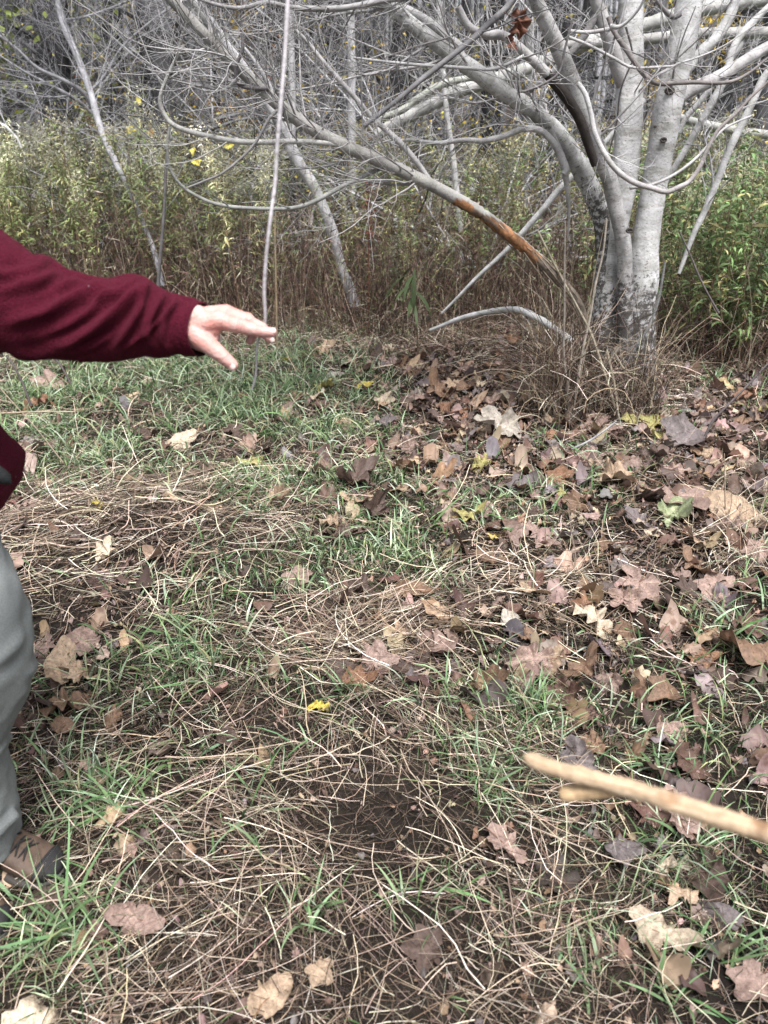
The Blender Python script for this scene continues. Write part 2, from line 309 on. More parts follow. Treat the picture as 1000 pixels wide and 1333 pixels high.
def do_straw():
    S = [(.60, .50, .385), (.46, .37, .28), (.31, .235, .175), (.74, .65, .53), (.15, .105, .078), (.24, .175, .13)]
    D = [(.07, .05, .037), (.04, .029, .022), (.12, .085, .063), (.028, .021, .017), (.17, .125, .093)]  # dark debris tones, deepened to paint the shaded gaps under the straw
    P = []
    def lay(n, L, base, lo, hi, w0, w1, cols, z1, s, K=5, wig=.16, e=.25, keep=1., blobsL=STRAW):
        x, y = scatter(n, base, L, s=s, keep=keep); n = len(x)
        z = gz(x, y)+rng.uniform(0, 1, n)**2*z1; c = tint(n, cols, .2)
        ang = (noise(x*1.3, y*1.3, 31)-.5)*2.2+rng.normal(0, 1.0, n)+PI*(rng.random(n) < .5)
        P.append(ribbons(np.stack([x, y, z], 1), ang, rng.uniform(lo, hi, n), rng.uniform(w0, w1, n)*np.clip(y/2.4, .6, 1), rng.normal(.06, e, n), rng.normal(.15, .5, n), c*.85, c*1.1, K, rng.normal(0, .6, n), rng.uniform(0, PI, n), wig, 'straw', gravity=rng.uniform(.0, .02, n)))
    FINE = [b for b in STRAW if b[4] > 0]
    lay(140000, FINE, .65, .02, .08, .0018, .0042, D+D[:4]+S[4:], .012, 41, 2, .2)
    lay(76000, STRAW, .5, .05, .17, .0020, .0046, D+S, .035, 42, 4, .22, .35)
    lay(15000, STRAW, .34, .10, .30, .0024, .0050, S, .05, 43, 6, .16, .25)
    lay(3400, STRAW, .4, .2, .42, .0026, .0050, S[:3]+S[:3]+S[3:4], .05, 44, 8, .12, .16)
    # bundles of flattened long stalks
    for px, py, ang, k, sp, ln in [(120, 665, .35, 80, .08, .6), (60, 700, .3, 60, .10, .5), (260, 645, .35, 60, .05, .5), (150, 760, .1, 40, .09, .4), (430, 850, 2.7, 90, .06, .35), (530, 835, .5, 90, .06, .3), (570, 800, .4, 50, .06, .3), (470, 800, 1.2, 50, .07, .3), (980, 680, 1.0, 120, .07, .5), (960, 730, 1.1, 70, .06, .4),
                                  (300, 1010, .1, 90, .12, .35), (250, 1100, -.2, 60, .10, .4), (600, 960, 2.3, 110, .10, .3), (230, 1270, .6, 60, .08, .35), (640, 1090, -.9, 30, .07, .4), (760, 1150, -.7, 26, .08, .4), (700, 1200, 1.2, 22, .08, .35), (370, 1240, -.9, 30, .08, .35), (720, 760, .15, 60, .10, .35), (350, 700, .3, 40, .10, .3)]:
        g = gpt(px, py); xx = g[0]+rng.normal(0, sp*1.6, k)-math.cos(ang)*ln*.4; yy = g[1]+rng.normal(0, sp, k)-math.sin(ang)*ln*.4
        c = tint(k, S+D[:1], .25)
        P.append(ribbons(np.stack([xx, yy, gz(xx, yy)+rng.uniform(.005, .05, k)], 1), ang+rng.normal(0, .42, k), rng.uniform(.4, 1.1, k)*ln, rng.uniform(.0015, .003, k), rng.normal(.08, .1, k), rng.normal(.15, .2, k), c*.9, c*1.1, 8, rng.normal(0, .5, k), rng.uniform(0, PI, k), .07, 'straw', gravity=rng.uniform(.003, .03, k)))
    # dry clump round the foot of the big tree: stalks rising and drooping
    for k, sx, lo, hi, wx in ((700, .20, .06, .22, .0), (420, .10, .25, .5, -.10), (380, .07, .4, .95, -.27), (300, .05, .3, .7, .22)):
        xx = TREE[0]+wx+rng.normal(-.04, sx, k); yy = TREE[1]-.14+rng.normal(0, .11, k); c = tint(k, S[1:]+D, .25)
        P.append(ribbons(np.stack([xx, yy, gz(xx, yy)+rng.uniform(-.01, .10, k)], 1), rng.uniform(0, 2*PI, k), rng.uniform(lo, hi, k), rng.uniform(.0016, .0055, k), rng.uniform(.9, 1.75, k), rng.uniform(-.2, 3.0, k), c*.9, c*1.05, 7, rng.normal(0, .8, k), rng.uniform(0, PI, k), .16, 'straw'))
    # standing and toppled dry stems along the back edge of the clearing
    k = 9000; xx = rng.uniform(-4.6, 4.8, k); yy = rng.uniform(5.1, 7.4, k); m = (yy > 5.7-.5*noise(xx*1.4, yy*0, 71)-.7*(xx > 1.6)); xx, yy = xx[m], yy[m]; k = len(xx)
    c = tint(k, S[1:]+D, .22)*np.array([1, .93, .88])
    P.append(ribbons(np.stack([xx, yy, gz(xx, yy)], 1), rng.uniform(0, 2*PI, k), rng.uniform(.12, .6, k), rng.uniform(.002, .0042, k), rng.uniform(.2, 1.6, k), rng.uniform(-.6, 2.6, k), c*.8, c, 6, rng.normal(0, .6, k), rng.uniform(0, PI, k), .12, 'straw'))
    V, Q, c = join(P)
    tag(obj('dry_grass', mesh('dry_grass', V, Q, None, c, None, M['straw'])), 'flattened dry straw and dead stalks strewn over the clearing', 'dry grass', kind='stuff')

# ------------------------------------------------------------------ fallen leaves
def leaf_mesh(seed, lobed=True, S=44, R=4, stalk=True, curl=1.):
    r = np.random.default_rng(seed); th = np.linspace(-PI, PI, S, endpoint=False)
    if lobed:
        rad = np.full(S, .40)
        for a, L, wd in ((0, 1, .62), (.95, .92, .60), (-.95, .90, .60), (1.95, .70, .55), (-1.95, .68, .55)):
            a += r.normal(0, .08); L *= r.uniform(.85, 1.1); d = np.abs((th-a+PI) % (2*PI)-PI); rad = np.maximum(rad, L*(1-.40*np.clip(d/wd, 0, 1)**.9)*(d < wd))
        rad = np.where(np.abs(th) > 2.85, rad*.6, rad); rad *= 1+.07*np.abs(np.sin(th*8+seed))
    else:
        el = r.uniform(.45, .62); rad = 1/np.sqrt((np.cos(th))**2+(np.sin(th)/el)**2)*.9; rad *= 1+.12*np.exp(-(th/.25)**2)-.05*np.abs(np.sin(th*10+seed))
    for _ in range(3):
        a = r.uniform(-PI, PI); rad *= 1-r.uniform(.1, .45)*np.exp(-(((th-a+PI) % (2*PI)-PI)/r.uniform(.08, .3))**2)
    rr = (np.arange(1, R+1)/R)**.9
    x = np.outer(rr, rad*np.cos(th)); y = np.outer(rr, rad*np.sin(th)); rho = np.outer(rr, np.ones(S))
    z = .10*curl*r.uniform(.3, 1.6)*rho**2*np.cos(2*th+r.uniform(0, 6))+.13*curl*r.uniform(-.5, 1)*rho**2+.06*curl*rho**2*np.sin(th*r.integers(5, 8)+r.uniform(0, 6))
    z += .09*curl*(noise(x*4+seed, y*4, seed)-.5)*2+.05*curl*(noise(x*9+seed, y*9, seed)-.5)*2
    vein = np.zeros_like(x)
    for a in ((0, .95, -.95, 1.9, -1.9) if lobed else (0, .6, -.6, 1.2, -1.2)):
        d = np.abs((th-a+PI) % (2*PI)-PI)*rho; vein = np.maximum(vein, np.exp(-(d/.06)**2)*(rho < .95))
    z -= .02*vein; k = r.uniform(.1, 1.0)*curl; ang = r.uniform(0, PI); q = x*np.cos(ang)+y*np.sin(ang); z += .5*k*q*q*r.choice([-1, -1, 1])
    V = [[0, 0, 0]]+list(np.stack([x, y, z], -1).reshape(-1, 3)); cl = np.concatenate([[1.15], (1+.22*vein-.12*rho**4).ravel()])
    Q, T = [], [[0, 1+j, 1+(j+1) % S] for j in range(S)]
    for i in range(R-1):
        for j in range(S): a = 1+i*S+j; b = 1+i*S+(j+1) % S; Q.append([a, a+S, b+S, b])
    V = np.array(V); col = np.repeat(cl[:, None], 3, 1)
    if stalk:
        t = Tubes(); P = cr([[-.0, 0, 0], [-.35, .02, -.02], [-.7, .1*r.normal(), .06], [-1.0, .2*r.normal(), .05]], 7); t.add(P, [.02]*7, (.75, .6, .5), 4); v, q, c, _ = t.data()
        Q = np.vstack([np.array(Q), q+len(V)]); V = np.vstack([V, v]); col = np.vstack([col, c])
    V[:, 2] -= np.percentile(V[:, 2], 8)
    return V, np.array(Q), np.array(T), col
LCOL = {'pinkish brown': (.27, .19, .16), 'dull tan': (.36, .265, .185), 'pale tan': (.50, .41, .31), 'dark brown': (.085, .058, .047), 'rusty orange': (.21, .115, .07), 'olive yellow': (.33, .30, .12), 'greyish purple': (.155, .13, .128), 'warm brown': (.19, .12, .08), 'deep russet': (.125, .075, .058), 'bright yellow': (.52, .42, .09), 'pale green': (.30, .34, .2), 'bleached white': (.36, .325, .28)}
def do_leaves():
    vars_ = [(leaf_mesh(i, i % 3 != 2, curl=(.8, 1.5, 1.1, 2.)[i % 4], S=60, R=6)) for i in range(14)]
    MS = [mesh('fallen_leaf', V, Q, T, c, None, M['leaf']) for V, Q, T, c in vars_]
    lob = [i for i in range(14) if i % 3 != 2]; ova = [i for i in range(14) if i % 3 == 2]
    # px, py, size in px (leaf length across), colour, lobed, label detail
    H = [(537, 785, 58, 'warm brown', 0, 'large warm brown leaf lying on the straw mound in the middle'),
         (830, 775, 70, 'pinkish brown', 1, 'big pinkish brown lobed leaf with pointed tips right of the straw mound'),
         (768, 822, 56, 'pale tan', 0, 'curled pale tan leaf in front of a small orange maple leaf'),
         (762, 806, 40, 'rusty orange', 1, 'small red orange maple leaf sticking up behind the curled tan leaf'),
         (565, 857, 56, 'pinkish brown', 0, 'ragged pinkish brown leaf just below the straw mound'),
         (692, 878, 60, 'pinkish brown', 0, 'broad pinkish brown leaf with a dark hole beside an upright curled leaf'),
         (716, 880, 44, 'dull tan', 0, 'narrow curled tan leaf standing on edge next to the holed leaf'),
         (665, 828, 34, 'bleached white', 0, 'small pale round leaf resting on a dark patch of soil right of the straw mound'),
         (950, 850, 105, 'warm brown', 1, 'very large dark rust coloured crumpled leaf at the right edge'),
         (868, 918, 60, 'warm brown', 1, 'crinkled brown lobed leaf below the very large rust coloured leaf'),
         (797, 636, 66, 'dull tan', 1, 'broad curled tan lobed leaf in front of the straw clump at the tree foot'),
         (650, 566, 70, 'bleached white', 1, 'flat cream coloured leaf brighter than the litter left of the tree foot'),
         (880, 660, 84, 'pinkish brown', 1, 'wide flat greyish pink leaf overlapping a green one to the right of the tree'),
         (872, 682, 56, 'pale green', 1, 'grey green lobed leaf partly under the wide pink leaf'),
         (955, 682, 66, 'dull tan', 0, 'upright tan green leaf leaning by the straw tuft at the right edge'),
         (893, 585, 78, 'greyish purple', 1, 'large dark purplish leaf behind the litter right of the tree foot'),
         (905, 750, 46, 'warm brown', 0, 'folded brown leaf between the big lobed leaf and the right edge'),
         (935, 775, 60, 'pinkish brown', 1, 'crumpled pinkish leaf at the right near the straw tuft'),
         (882, 1075, 64, 'pinkish brown', 0, 'large pink brown leaf half under the pale stick'),
         (868, 1135, 34, 'pale tan', 1, 'small bright tan oak shaped leaf below the pale stick'),
         (800, 1115, 66, 'greyish purple', 1, 'crumpled dark purplish leaf below the middle of the pale stick'),
         (655, 1110, 52, 'pinkish brown', 0, 'smooth pinkish brown oval leaf at the edge of the bare soil'),
         (180, 1205, 60, 'pinkish brown', 0, 'large oval pink brown leaf in the front left beside the shoe'),
         (352, 1312, 58, 'dull tan', 0, 'bright tan leaf cut by the bottom edge of the picture'),
         (415, 1275, 44, 'dull tan', 1, 'pale tan leaf lying right of the bright leaf at the bottom edge'),
         (80, 882, 62, 'dull tan', 0, 'long rolled yellowish brown leaf beside the knee of the jeans'),
         (105, 848, 56, 'pinkish brown', 0, 'flat pinkish leaf just above the rolled leaf on the left'),
         (143, 733, 38, 'pale tan', 1, 'cream and yellow leaf on the flattened straw at the left'),
         (130, 677, 22, 'bright yellow', 0, 'tiny yellow leaf on the flattened straw'),
         (325, 608, 44, 'olive yellow', 0, 'yellow and grey oval leaf in the grass left of centre'),
         (238, 582, 44, 'pale tan', 0, 'long pale leaf in the green grass below the forearm'),
         (420, 518, 34, 'olive yellow', 1, 'olive yellow leaf standing in the grass right of the hand'),
         (473, 511, 30, 'bright yellow', 1, 'bright yellow leaf standing upright in the grass right of the hand'),
         (375, 478, 15, 'bright yellow', 0, 'tiny bright yellow leaf just below the fingertips'),
         (441, 497, 26, 'bleached white', 0, 'small white leaf between the hand and the yellow leaf'),
         (418, 467, 32, 'dull tan', 1, 'small tan lobed leaf at the back edge of the grass'),
         (645, 706, 20, 'bright yellow', 0, 'small bright yellow leaf scrap among brown leaves in the middle'),
         (640, 738, 40, 'warm brown', 0, 'upright olive brown leaf below the yellow scrap'),
         (384, 756, 48, 'pinkish brown', 1, 'crumpled pinkish leaf above the straw mound'),
         (850, 563, 44, 'olive yellow', 1, 'lime yellow leaf right beside the tree foot'),
         (665, 458, 28, 'rusty orange', 1, 'rusty orange leaf lying behind the litter under the broken limb'),
         (570, 523, 44, 'warm brown', 0, 'large warm brown leaf at the left of the leaf litter'),
         (655, 585, 34, 'warm brown', 1, 'brown lobed leaf among the thick litter left of the tree'),
         (730, 630, 44, 'rusty orange', 1, 'red brown leaf with tips in the grass left of the curled tan lobed leaf'),
         (610, 675, 40, 'olive yellow', 0, 'dark olive narrow leaf among the litter in the middle'),
         (150, 945, 34, 'warm brown', 0, 'purplish red leaf in the left foreground grass'),
         (85, 955, 36, 'warm brown', 0, 'small narrow red brown leaf standing at the left'),
         (285, 970, 50, 'dark brown', 0, 'dark olive brown leaf lying in the middle of the brown straw'),
         (415, 928, 26, 'bright yellow', 0, 'small yellow green leaf scrap at the foot of the straw mound'),
         (985, 1280, 70, 'pinkish brown', 1, 'large pink brown leaf in the bottom right corner'),
         (560, 1250, 66, 'dark brown', 1, 'dark brown crumpled leaf near the bottom right of centre'),
         (775, 975, 36, 'warm brown', 1, 'brown leaf behind the tip end of the pale stick'),
         (940, 1195, 46, 'greyish purple', 0, 'bluish grey wet leaf in the right foreground'),
         (68, 505, 52, 'pinkish brown', 1, 'faded pink brown leaf in the grass under the sleeve'),
         (50, 540, 40, 'rusty orange', 0, 'orange brown leaf behind the dark stem at the left edge'),
         (300, 568, 36, 'dark brown', 1, 'nearly black leaf in the grass left of centre'),
         (460, 640, 60, 'dark brown', 1, 'dark wine brown leaf pair in the grass left of the litter')]
    rb = np.random.default_rng(5)
    for i, (px, py, s, c, lb, lab) in enumerate(H):
        g = gpt(px, py); t = g[1]*ct+CAM_H*st; size = s/FPX*t*(.62 if lb else .72)
        k = rb.choice(lob if lb else ova); z = gz(g[0], g[1])
        col = np.array(LCOL[c])*rb.uniform(.9, 1.15)
        tag(obj('fallen_leaf', MS[k], None, (g[0], g[1], float(z)+.016+.15*size), (rb.normal(-.25 if rb.random() < .6 else .1, .22), rb.normal(0, .25), rb.uniform(0, 6.28)), size, col), lab, 'leaf', 'fallen leaves on the clearing floor')
    # the rest of the larger leaves
    hp = [(a[0], a[1]) for a in H]; cnt = 0; names = [q for q in LCOL if q != 'deep russet']+['deep russet']
    pr = np.array([.28, .10, .05, .17, .05, .03, .10, .13, 0., 0., 0., .12]); pr = pr/pr.sum()
    while cnt < 300-len(H):
        x, y = cand(1); px, py = proj(x, y); px, py = float(px[0]), float(py[0])
        if px < -20 or px > 1020 or py > 1360 or py < 450: continue
        if rb.random() > blobs(np.array([px]), np.array([py]), .05, LEAF)[0]: continue
        if min(math.hypot(px-a, py-b) for a, b in hp) < 15*(py/700): continue
        hp.append((px, py)); c = names[rb.choice(len(names), p=pr)]; lb = rb.random() < .65; k = rb.choice(lob if lb else ova)
        size = rb.uniform(.055, .098)
        side = ('left' if px < 333 else 'middle' if px < 667 else 'right'); row = ('back' if py < 640 else 'middle distance' if py < 900 else 'foreground')
        kind = 'lobed' if lb else 'oval'
        col = np.array(LCOL[c])*rb.uniform(.8, 1.2)
        lab = f'{c} {kind} leaf in the {row}, {side} part of the clearing'
        tag(obj('fallen_leaf', MS[k], None, (float(x[0]), float(y[0]), float(gz(x, y)[0])+.012+.10*size), (rb.normal(0, .3), rb.normal(0, .3), rb.uniform(0, 6.28)), size, col), lab, 'leaf', f'{c} {kind} leaves in the {row} at the {side}')
        cnt += 1
    # small leaves, scraps and crumbs
    small = [leaf_mesh(50+i, i % 2 == 0, S=22, R=3, stalk=False, curl=1.7) for i in range(6)]
    Vs, Qs, Ts, Cs = [], [], [], []; off = 0
    for n, base, lo, hi, LL in ((1500, .06, .034, .080, LEAF), (3400, .10, .014, .034, LEAF), (30000, .5, .003, .014, LEAF)):
        x, y = scatter(n*6, base, LL, s=61, clump=1.7, keep=.42); x, y = x[:n], y[:n]
        cc = tint(len(x), [LCOL[q] for q in ('pinkish brown', 'dark brown', 'greyish purple', 'warm brown', 'dull tan', 'dark brown', 'pinkish brown', 'deep russet')], .25)
        for kk in range(6):
            sel = np.arange(len(x)) % 6 == kk; m = sel.sum(); V0, Q0, T0, c0 = small[kk]
            s = rng.uniform(lo, hi, m); a = rng.uniform(0, 6.28, m); tx = rng.normal(0, .45, m); ty = rng.normal(0, .45, m)
            V = V0[None]*s[:, None, None]; X1 = V[..., 0]*np.cos(a)[:, None]-V[..., 1]*np.sin(a)[:, None]; Y1 = V[..., 0]*np.sin(a)[:, None]+V[..., 1]*np.cos(a)[:, None]
            Z1 = V[..., 2]+X1*tx[:, None]+Y1*ty[:, None]
            V = np.stack([X1+x[sel][:, None], Y1+y[sel][:, None], Z1+gz(x[sel], y[sel])[:, None]+rng.uniform(.002, .02, m)[:, None]], -1)
            o = off+np.arange(m)[:, None, None]*len(V0); Vs.append(V.reshape(-1, 3)); Qs.append((Q0[None]+o).reshape(-1, 4)); Ts.append((T0[None]+o).reshape(-1, 3)); Cs.append((c0[None]*cc[sel][:, None]).reshape(-1, 3)); off += m*len(V0)
    tag(obj('leaf_litter', mesh('leaf_litter', np.vstack(Vs), np.vstack(Qs), np.vstack(Ts), np.vstack(Cs), None, M['leaf'])), 'small broken dead leaves and scraps scattered between the larger leaves', 'leaf litter', kind='stuff')

# ------------------------------------------------------------------ branching
def rvec(d, ang, az):
    d = d/np.linalg.norm(d); a = np.array([0, 0, 1.]) if abs(d[2]) < .9 else np.array([1., 0, 0])
    u = np.cross(d, a); u /= np.linalg.norm(u); v = np.cross(d, u)
    return d*math.cos(ang)+(u*math.cos(az)+v*math.sin(az))*math.sin(ang)
def grow(T, p, d, L, r, lvl, P, rs, col, tip=None):
    n = P['n'][lvl]; pts = [np.array(p, float)]; d = np.array(d, float)/np.linalg.norm(d); dirs = [d]
    for i in range(n):
        d = d+rs.normal(0, P['wander'][lvl], 3)+np.array([0, 0, P['up'][lvl]]); d /= np.linalg.norm(d)
        pts.append(pts[-1]+d*L/n); dirs.append(d)
    pts = np.array(pts); R = np.linspace(r, r*P['taper'][lvl], n+1)
    c = np.array(col)*rs.uniform(.8, 1.2); T.add(pts, R, c, P['sides'][lvl])
    if lvl+1 < len(P['n']):
        for _ in range(rs.poisson(P['kids'][lvl])):
            f = rs.uniform(P.get('from', (.15, .2, .2))[lvl], .98); i = min(int(f*n), n-1); q = pts[i]+(pts[i+1]-pts[i])*(f*n-i)
            cd = rvec(dirs[i], rs.uniform(*P['ang'][lvl]), rs.uniform(0, 6.28))
            if 'flat' in P and cd[2] < P['flat']: cd[2] = abs(cd[2])*.5
            grow(T, q, cd, L*rs.uniform(*P['ratio'][lvl])*(1.15-.5*f), max(np.interp(f, [0, 1], [R[0], R[-1]])*P['rr'][lvl], P.get('rmin', .0012)), lvl+1, P, rs, col, tip)
    elif tip is not None: tip.append((pts, dirs))

GREY = (.40, .385, .385)
TW = dict(n=[9, 6, 4], wander=[.10, .14, .15], up=[.05, .06, .05], taper=[.25, .35, .5], sides=[4, 3, 3], kids=[7, 3], ang=[(.5, 1.1), (.5, 1.0)], ratio=[(.35, .65), (.35, .6)], rr=[.6, .7], rmin=.0012)
TW['from'] = [.15, .2, .2]
def twigs_on(T, path, rad, n, rs, col, L=(.3, .9), up=.06, r=.004, f0=.1):
    """side twigs along a limb"""
    for _ in range(n):
        f = rs.uniform(f0, 1); i = int(f*(len(path)-1)); i = min(i, len(path)-2); d = path[i+1]-path[i]
        cd = rvec(d, rs.uniform(.5, 1.2), rs.uniform(0, 6.28)); P = dict(TW); P['up'] = [up, up, up]
        l = rs.uniform(*L); grow(T, path[i], cd, l, min(r*rs.uniform(.6, 1.3), rad[i]*.7), 0 if l > .45 else 1, P, rs, col)
def pxpath(pts, Ys, ws, n=24):
    """photo-measured limb: points seen at px,py at distance Y with apparent width w"""
    Ys = np.interp(np.linspace(0, 1, len(pts)), np.linspace(0, 1, len(Ys)), Ys)
    ws = np.interp(np.linspace(0, 1, len(pts)), np.linspace(0, 1, len(ws)), ws)
    A = np.array([[*at(px, py, Y), w*.5*depth(px, py, Y)/FPX] for (px, py), Y, w in zip(pts, Ys, ws)])
    B = cr(A, n); return B[:, :3], np.maximum(B[:, 3], .0008)
def part_tube(name, parent, P, R, col, mt, sides=8, org=(0, 0, 0), l0=0., kind=None, label=None):
    t = Tubes(); t.add(P, R, col, sides, l0); o = obj(name, t.mesh(name, mt, org), parent)
    if label: o['label'] = label
    return o
def knotty(P, R, rs, k=.06):
    R = R*(1+rs.normal(0, k*.5, len(R))); return P, R

def do_main_tree():
    rs = np.random.default_rng(21); org = np.array([TREE[0], TREE[1], float(gz(*TREE))])
    root = obj('pale_barked_tree', None, None, org); tag(root, 'large pale barked tree with several stems from one foot', 'tree')
    base = TREE; Y0 = 4.45
    gb = lambda px: [px, 500]
    def stem(pts, Ys, ws, lab, n=40, sides=20, colr=(.50, .495, .495), mt='bark_main'):
        P, R = pxpath(pts, Ys, np.array(ws)*.79, n); s = np.linspace(0, 1, n)
        R = R*(1+.035*np.sin(s*23+rs.uniform(0, 6))+rs.normal(0, .012, n))
        n2 = n*3; k = 40; Pd = cr(np.c_[P, R], n2); Pp, Rr = Pd[:, :3], Pd[:, 3]; ln = np.r_[0, np.cumsum(np.linalg.norm(np.diff(Pp, axis=0), axis=1))]
        t = Tubes(); t.add(Pp, Rr, colr, k); V, Q, c, B = t.data(); V = V.reshape(n2, k, 3); rad = V-Pp[:, None]; ph = np.linspace(0, 2*PI, k, endpoint=False)[None]; l2 = ln[:, None]
        seam = np.minimum(ph, 2*PI-ph)
        d = .10*(noise(l2*5, seam*1.3, 41)-.5)+.07*(noise(l2*16, seam*2.6, 42)-.5)+.035*(noise(l2*60, seam*1.2, 43)-.5)+(.30*np.exp(-l2/.16)*(.6+.6*np.cos(3*ph+1)) if ws[0] > 40 else 0)
        V = Pp[:, None]+rad*(1+d)[..., None]; o = obj('trunk' if ws[0] > 25 else 'limb', mesh('trunk', V.reshape(-1, 3)-org, Q, None, c, B, M[mt]), root); o['label'] = lab
        return P, R
    L = {}
    L['right'] = stem([(828, 515), (829, 450), (832, 400), (838, 360), (840, 322), (846, 275), (855, 224), (867, 156), (877, 104), (891, 42), (902, -20), (925, -150), (960, -420), (980, -800)], [4.45, 4.45, 4.5, 4.5, 4.55, 4.6], [64, 50, 42, 44, 46, 40, 30], 'thick right stem leaning slightly right', 60)
    L['leftback'] = stem([(797, 515), (790, 450), (789, 400), (792, 350), (800, 300), (812, 240), (818, 156), (821, 94), (821, 20), (822, -60), (830, -250), (830, -600)], [4.5, 4.5, 4.5, 4.55, 4.6, 4.6], [58, 44, 40, 42, 43, 38, 26], 'thick upright stem between the left and right stems', 60)
    L['mid'] = stem([(815, 505), (814, 440), (814, 370), (812, 318), (800, 262), (792, 229), (771, 172), (750, 120), (727, 62), (709, 26), (690, -20), (640, -160), (560, -420)], [4.38, 4.38, 4.36, 4.3, 4.2, 4.1], [30, 26, 24, 25, 26, 26, 25, 22, 14], 'darker grey front stem leaning left', 60, 18, (.36, .35, .35))
    L['left'] = stem([(788, 400), (787, 340), (785, 291), (771, 250), (750, 208), (724, 172), (688, 140), (652, 117), (620, 94), (584, 68), (542, 36), (495, -4), (430, -60), (330, -150)], [4.48, 4.5, 4.5, 4.45, 4.4, 4.35, 4.3], [30, 31, 30, 28, 27, 26, 24, 20, 14], 'long stem arching out to the upper left', 56, 16, (.45, .45, .445))
    # collar
    def limb(pts, Ys, ws, col=GREY, n=26, sides=8, lab=None, name='branch', tw=0, twL=(.2, .6), twr=.0035, twup=.06, colr2=None):
        P, R = pxpath(pts, Ys, ws, n); R = R*(1+rs.normal(0, .02, n)); cc = np.array(col)
        if colr2 is not None: s = np.linspace(0, 1, n)[:, None]; cc = cc*(1-s)+np.array(colr2)*s
        o = part_tube(name, root, P, R, cc, M['bark'], sides, org, label=lab)
        if tw:
            t = Tubes(); twigs_on(t, P, R, tw, rs, np.array(col)*.85, twL, twup, twr); obj('twigs', t.mesh('twigs', M['twig'], org), o)
        return P, R
    # long bowed limb with the orange scar
    pts = [(775, 480), (768, 440), (755, 400), (738, 375), (715, 352), (690, 328), (655, 300), (628, 279), (600, 262), (560, 240), (500, 212), (430, 181), (380, 150), (320, 98), (270, 48), (222, -2), (160, -70), (60, -200)]
    P, R = pxpath(pts, [4.35, 4.3, 4.2, 4.1, 4.0, 3.95, 3.9], [16, 20, 21, 20, 19, 18, 18, 15, 13, 10], 240)
    k = 20; col = np.tile(np.array([.30, .29, .275]), (240, k, 1)); px, py = proj(P[:, 0], P[:, 1], P[:, 2])
    tq = Tubes(); tq.add(P, np.ones(240), (1, 1, 1), k); relz = (tq.data()[0].reshape(240, k, 3)-P[:, None])[..., 2]
    for i in range(240):
        if 590 < px[i] < 735:
            for j in range(k):
                nz = noise(i*.16, j*.7, 3); nf = noise(i*.9, j*1.9, 8); edge = min((px[i]-590)/60, (735-px[i])/50, 1)
                if relz[i, j] < -.1+1.0*edge-.7*(nz-.3): col[i, j] = np.array([.34, .165, .08])*(.2+1.1*nf) if nz < .62 else np.array([.14, .10, .075])*(.5+nf)
    low = px > 700; col[low] = col[low]*.0+np.array([.15, .125, .10])*(.6+.8*rs.random((int(low.sum()), k, 1)))
    R = R*(1+.05*rs.normal(0, 1, 240)*(px > 600))*np.interp(px, [300, 600, 720, 775], [1., .84, .72, .5])
    t = Tubes(); t.add(P, R*(1+.03*np.sin(np.arange(240)*.3)), (1, 1, 1), k); V, Q, c, B = t.data()
    c = col.reshape(-1, 3); o = obj('bent_limb', mesh('bent_limb', V-org, Q, None, c, B, M['bark']), root); o['label'] = 'long bent limb with bark scraped off to orange wood near its foot'
    t = Tubes(); twigs_on(t, P[88:], R[88:], 70, rs, np.array(GREY)*.95, (.3, .9), .05, .005); obj('twigs', t.mesh('twigs', M['twig'], org), o)
    t = Tubes(); near = np.where((px > 640) & (px < 772))[0]
    for q in range(34):
        i = int(rs.choice(near)); m = min(i+6, 239); n_ = max(i-rs.integers(14, 40), 0); a, b = P[i], P[n_]; off = rs.normal(0, 1, 3); off = off/np.linalg.norm(off)*R[i]*1.05
        t.add(cr([a+off, (a+b)/2+off*1.3+rs.normal(0, .01, 3), b+off*rs.uniform(1, 2.4)], 7), np.linspace(.0035, .0012, 7), np.array([.26, .21, .16])*rs.uniform(.5, 1.3), 4)
    obj('splinters', t.mesh('splinters', M['twig'], org), o)['kind'] = 'stuff'
    limb([(813, 110), (805, 90), (792, 45), (776, 0), (765, -60), (740, -160)], [4.55, 4.5, 4.45], [20, 20, 16, 12], n=20, sides=12, name='limb')
    limb([(872, 140), (890, 122), (932, 102), (964, 83), (1005, 58), (1080, 20), (1200, -60)], [4.55, 4.6, 4.7, 4.8], [20, 17, 15, 13, 9], n=24, sides=12, name='limb', lab='thick limb going out to the right edge', tw=14)
    limb([(596, 8), (610, 34), (632, 45), (657, 47), (688, 73), (714, 97)], [4.1, 4.15, 4.2], [9, 11, 12, 13], n=24, sides=10, name='limb', lab='snapped limb whose stub ends at a dark torn piece')
    limb([(712, 96), (722, 108), (740, 130), (756, 158), (764, 182), (775, 215)], [4.18, 4.24, 4.28], [12, 14, 13, 10], (.03, .024, .022), n=18, sides=8, name='torn_wood', lab='black rotten inner wood of the snapped limb')
    limb([(752, 108), (762, 122), (770, 150), (775, 175), (792, 208), (808, 226), (829, 239), (850, 245), (868, 250), (885, 243), (898, 236), (912, 216), (922, 192), (936, 168), (958, 148), (979, 125), (1010, 98)], [4.05, 3.98, 3.96, 3.98, 4.0], [6, 7, 7, 6.5, 5, 3.5], (.5, .49, .49), n=44, lab='pale hooked branch curving across the front of the trunks', tw=6, twL=(.15, .35), twr=.003, colr2=(.2, .17, .16))
    limb([(820, 245), (850, 240), (880, 226), (905, 207), (925, 186), (945, 166), (980, 150)], [4.0, 4.02, 4.1], [4, 4, 2.5], (.42, .41, .41), n=26)
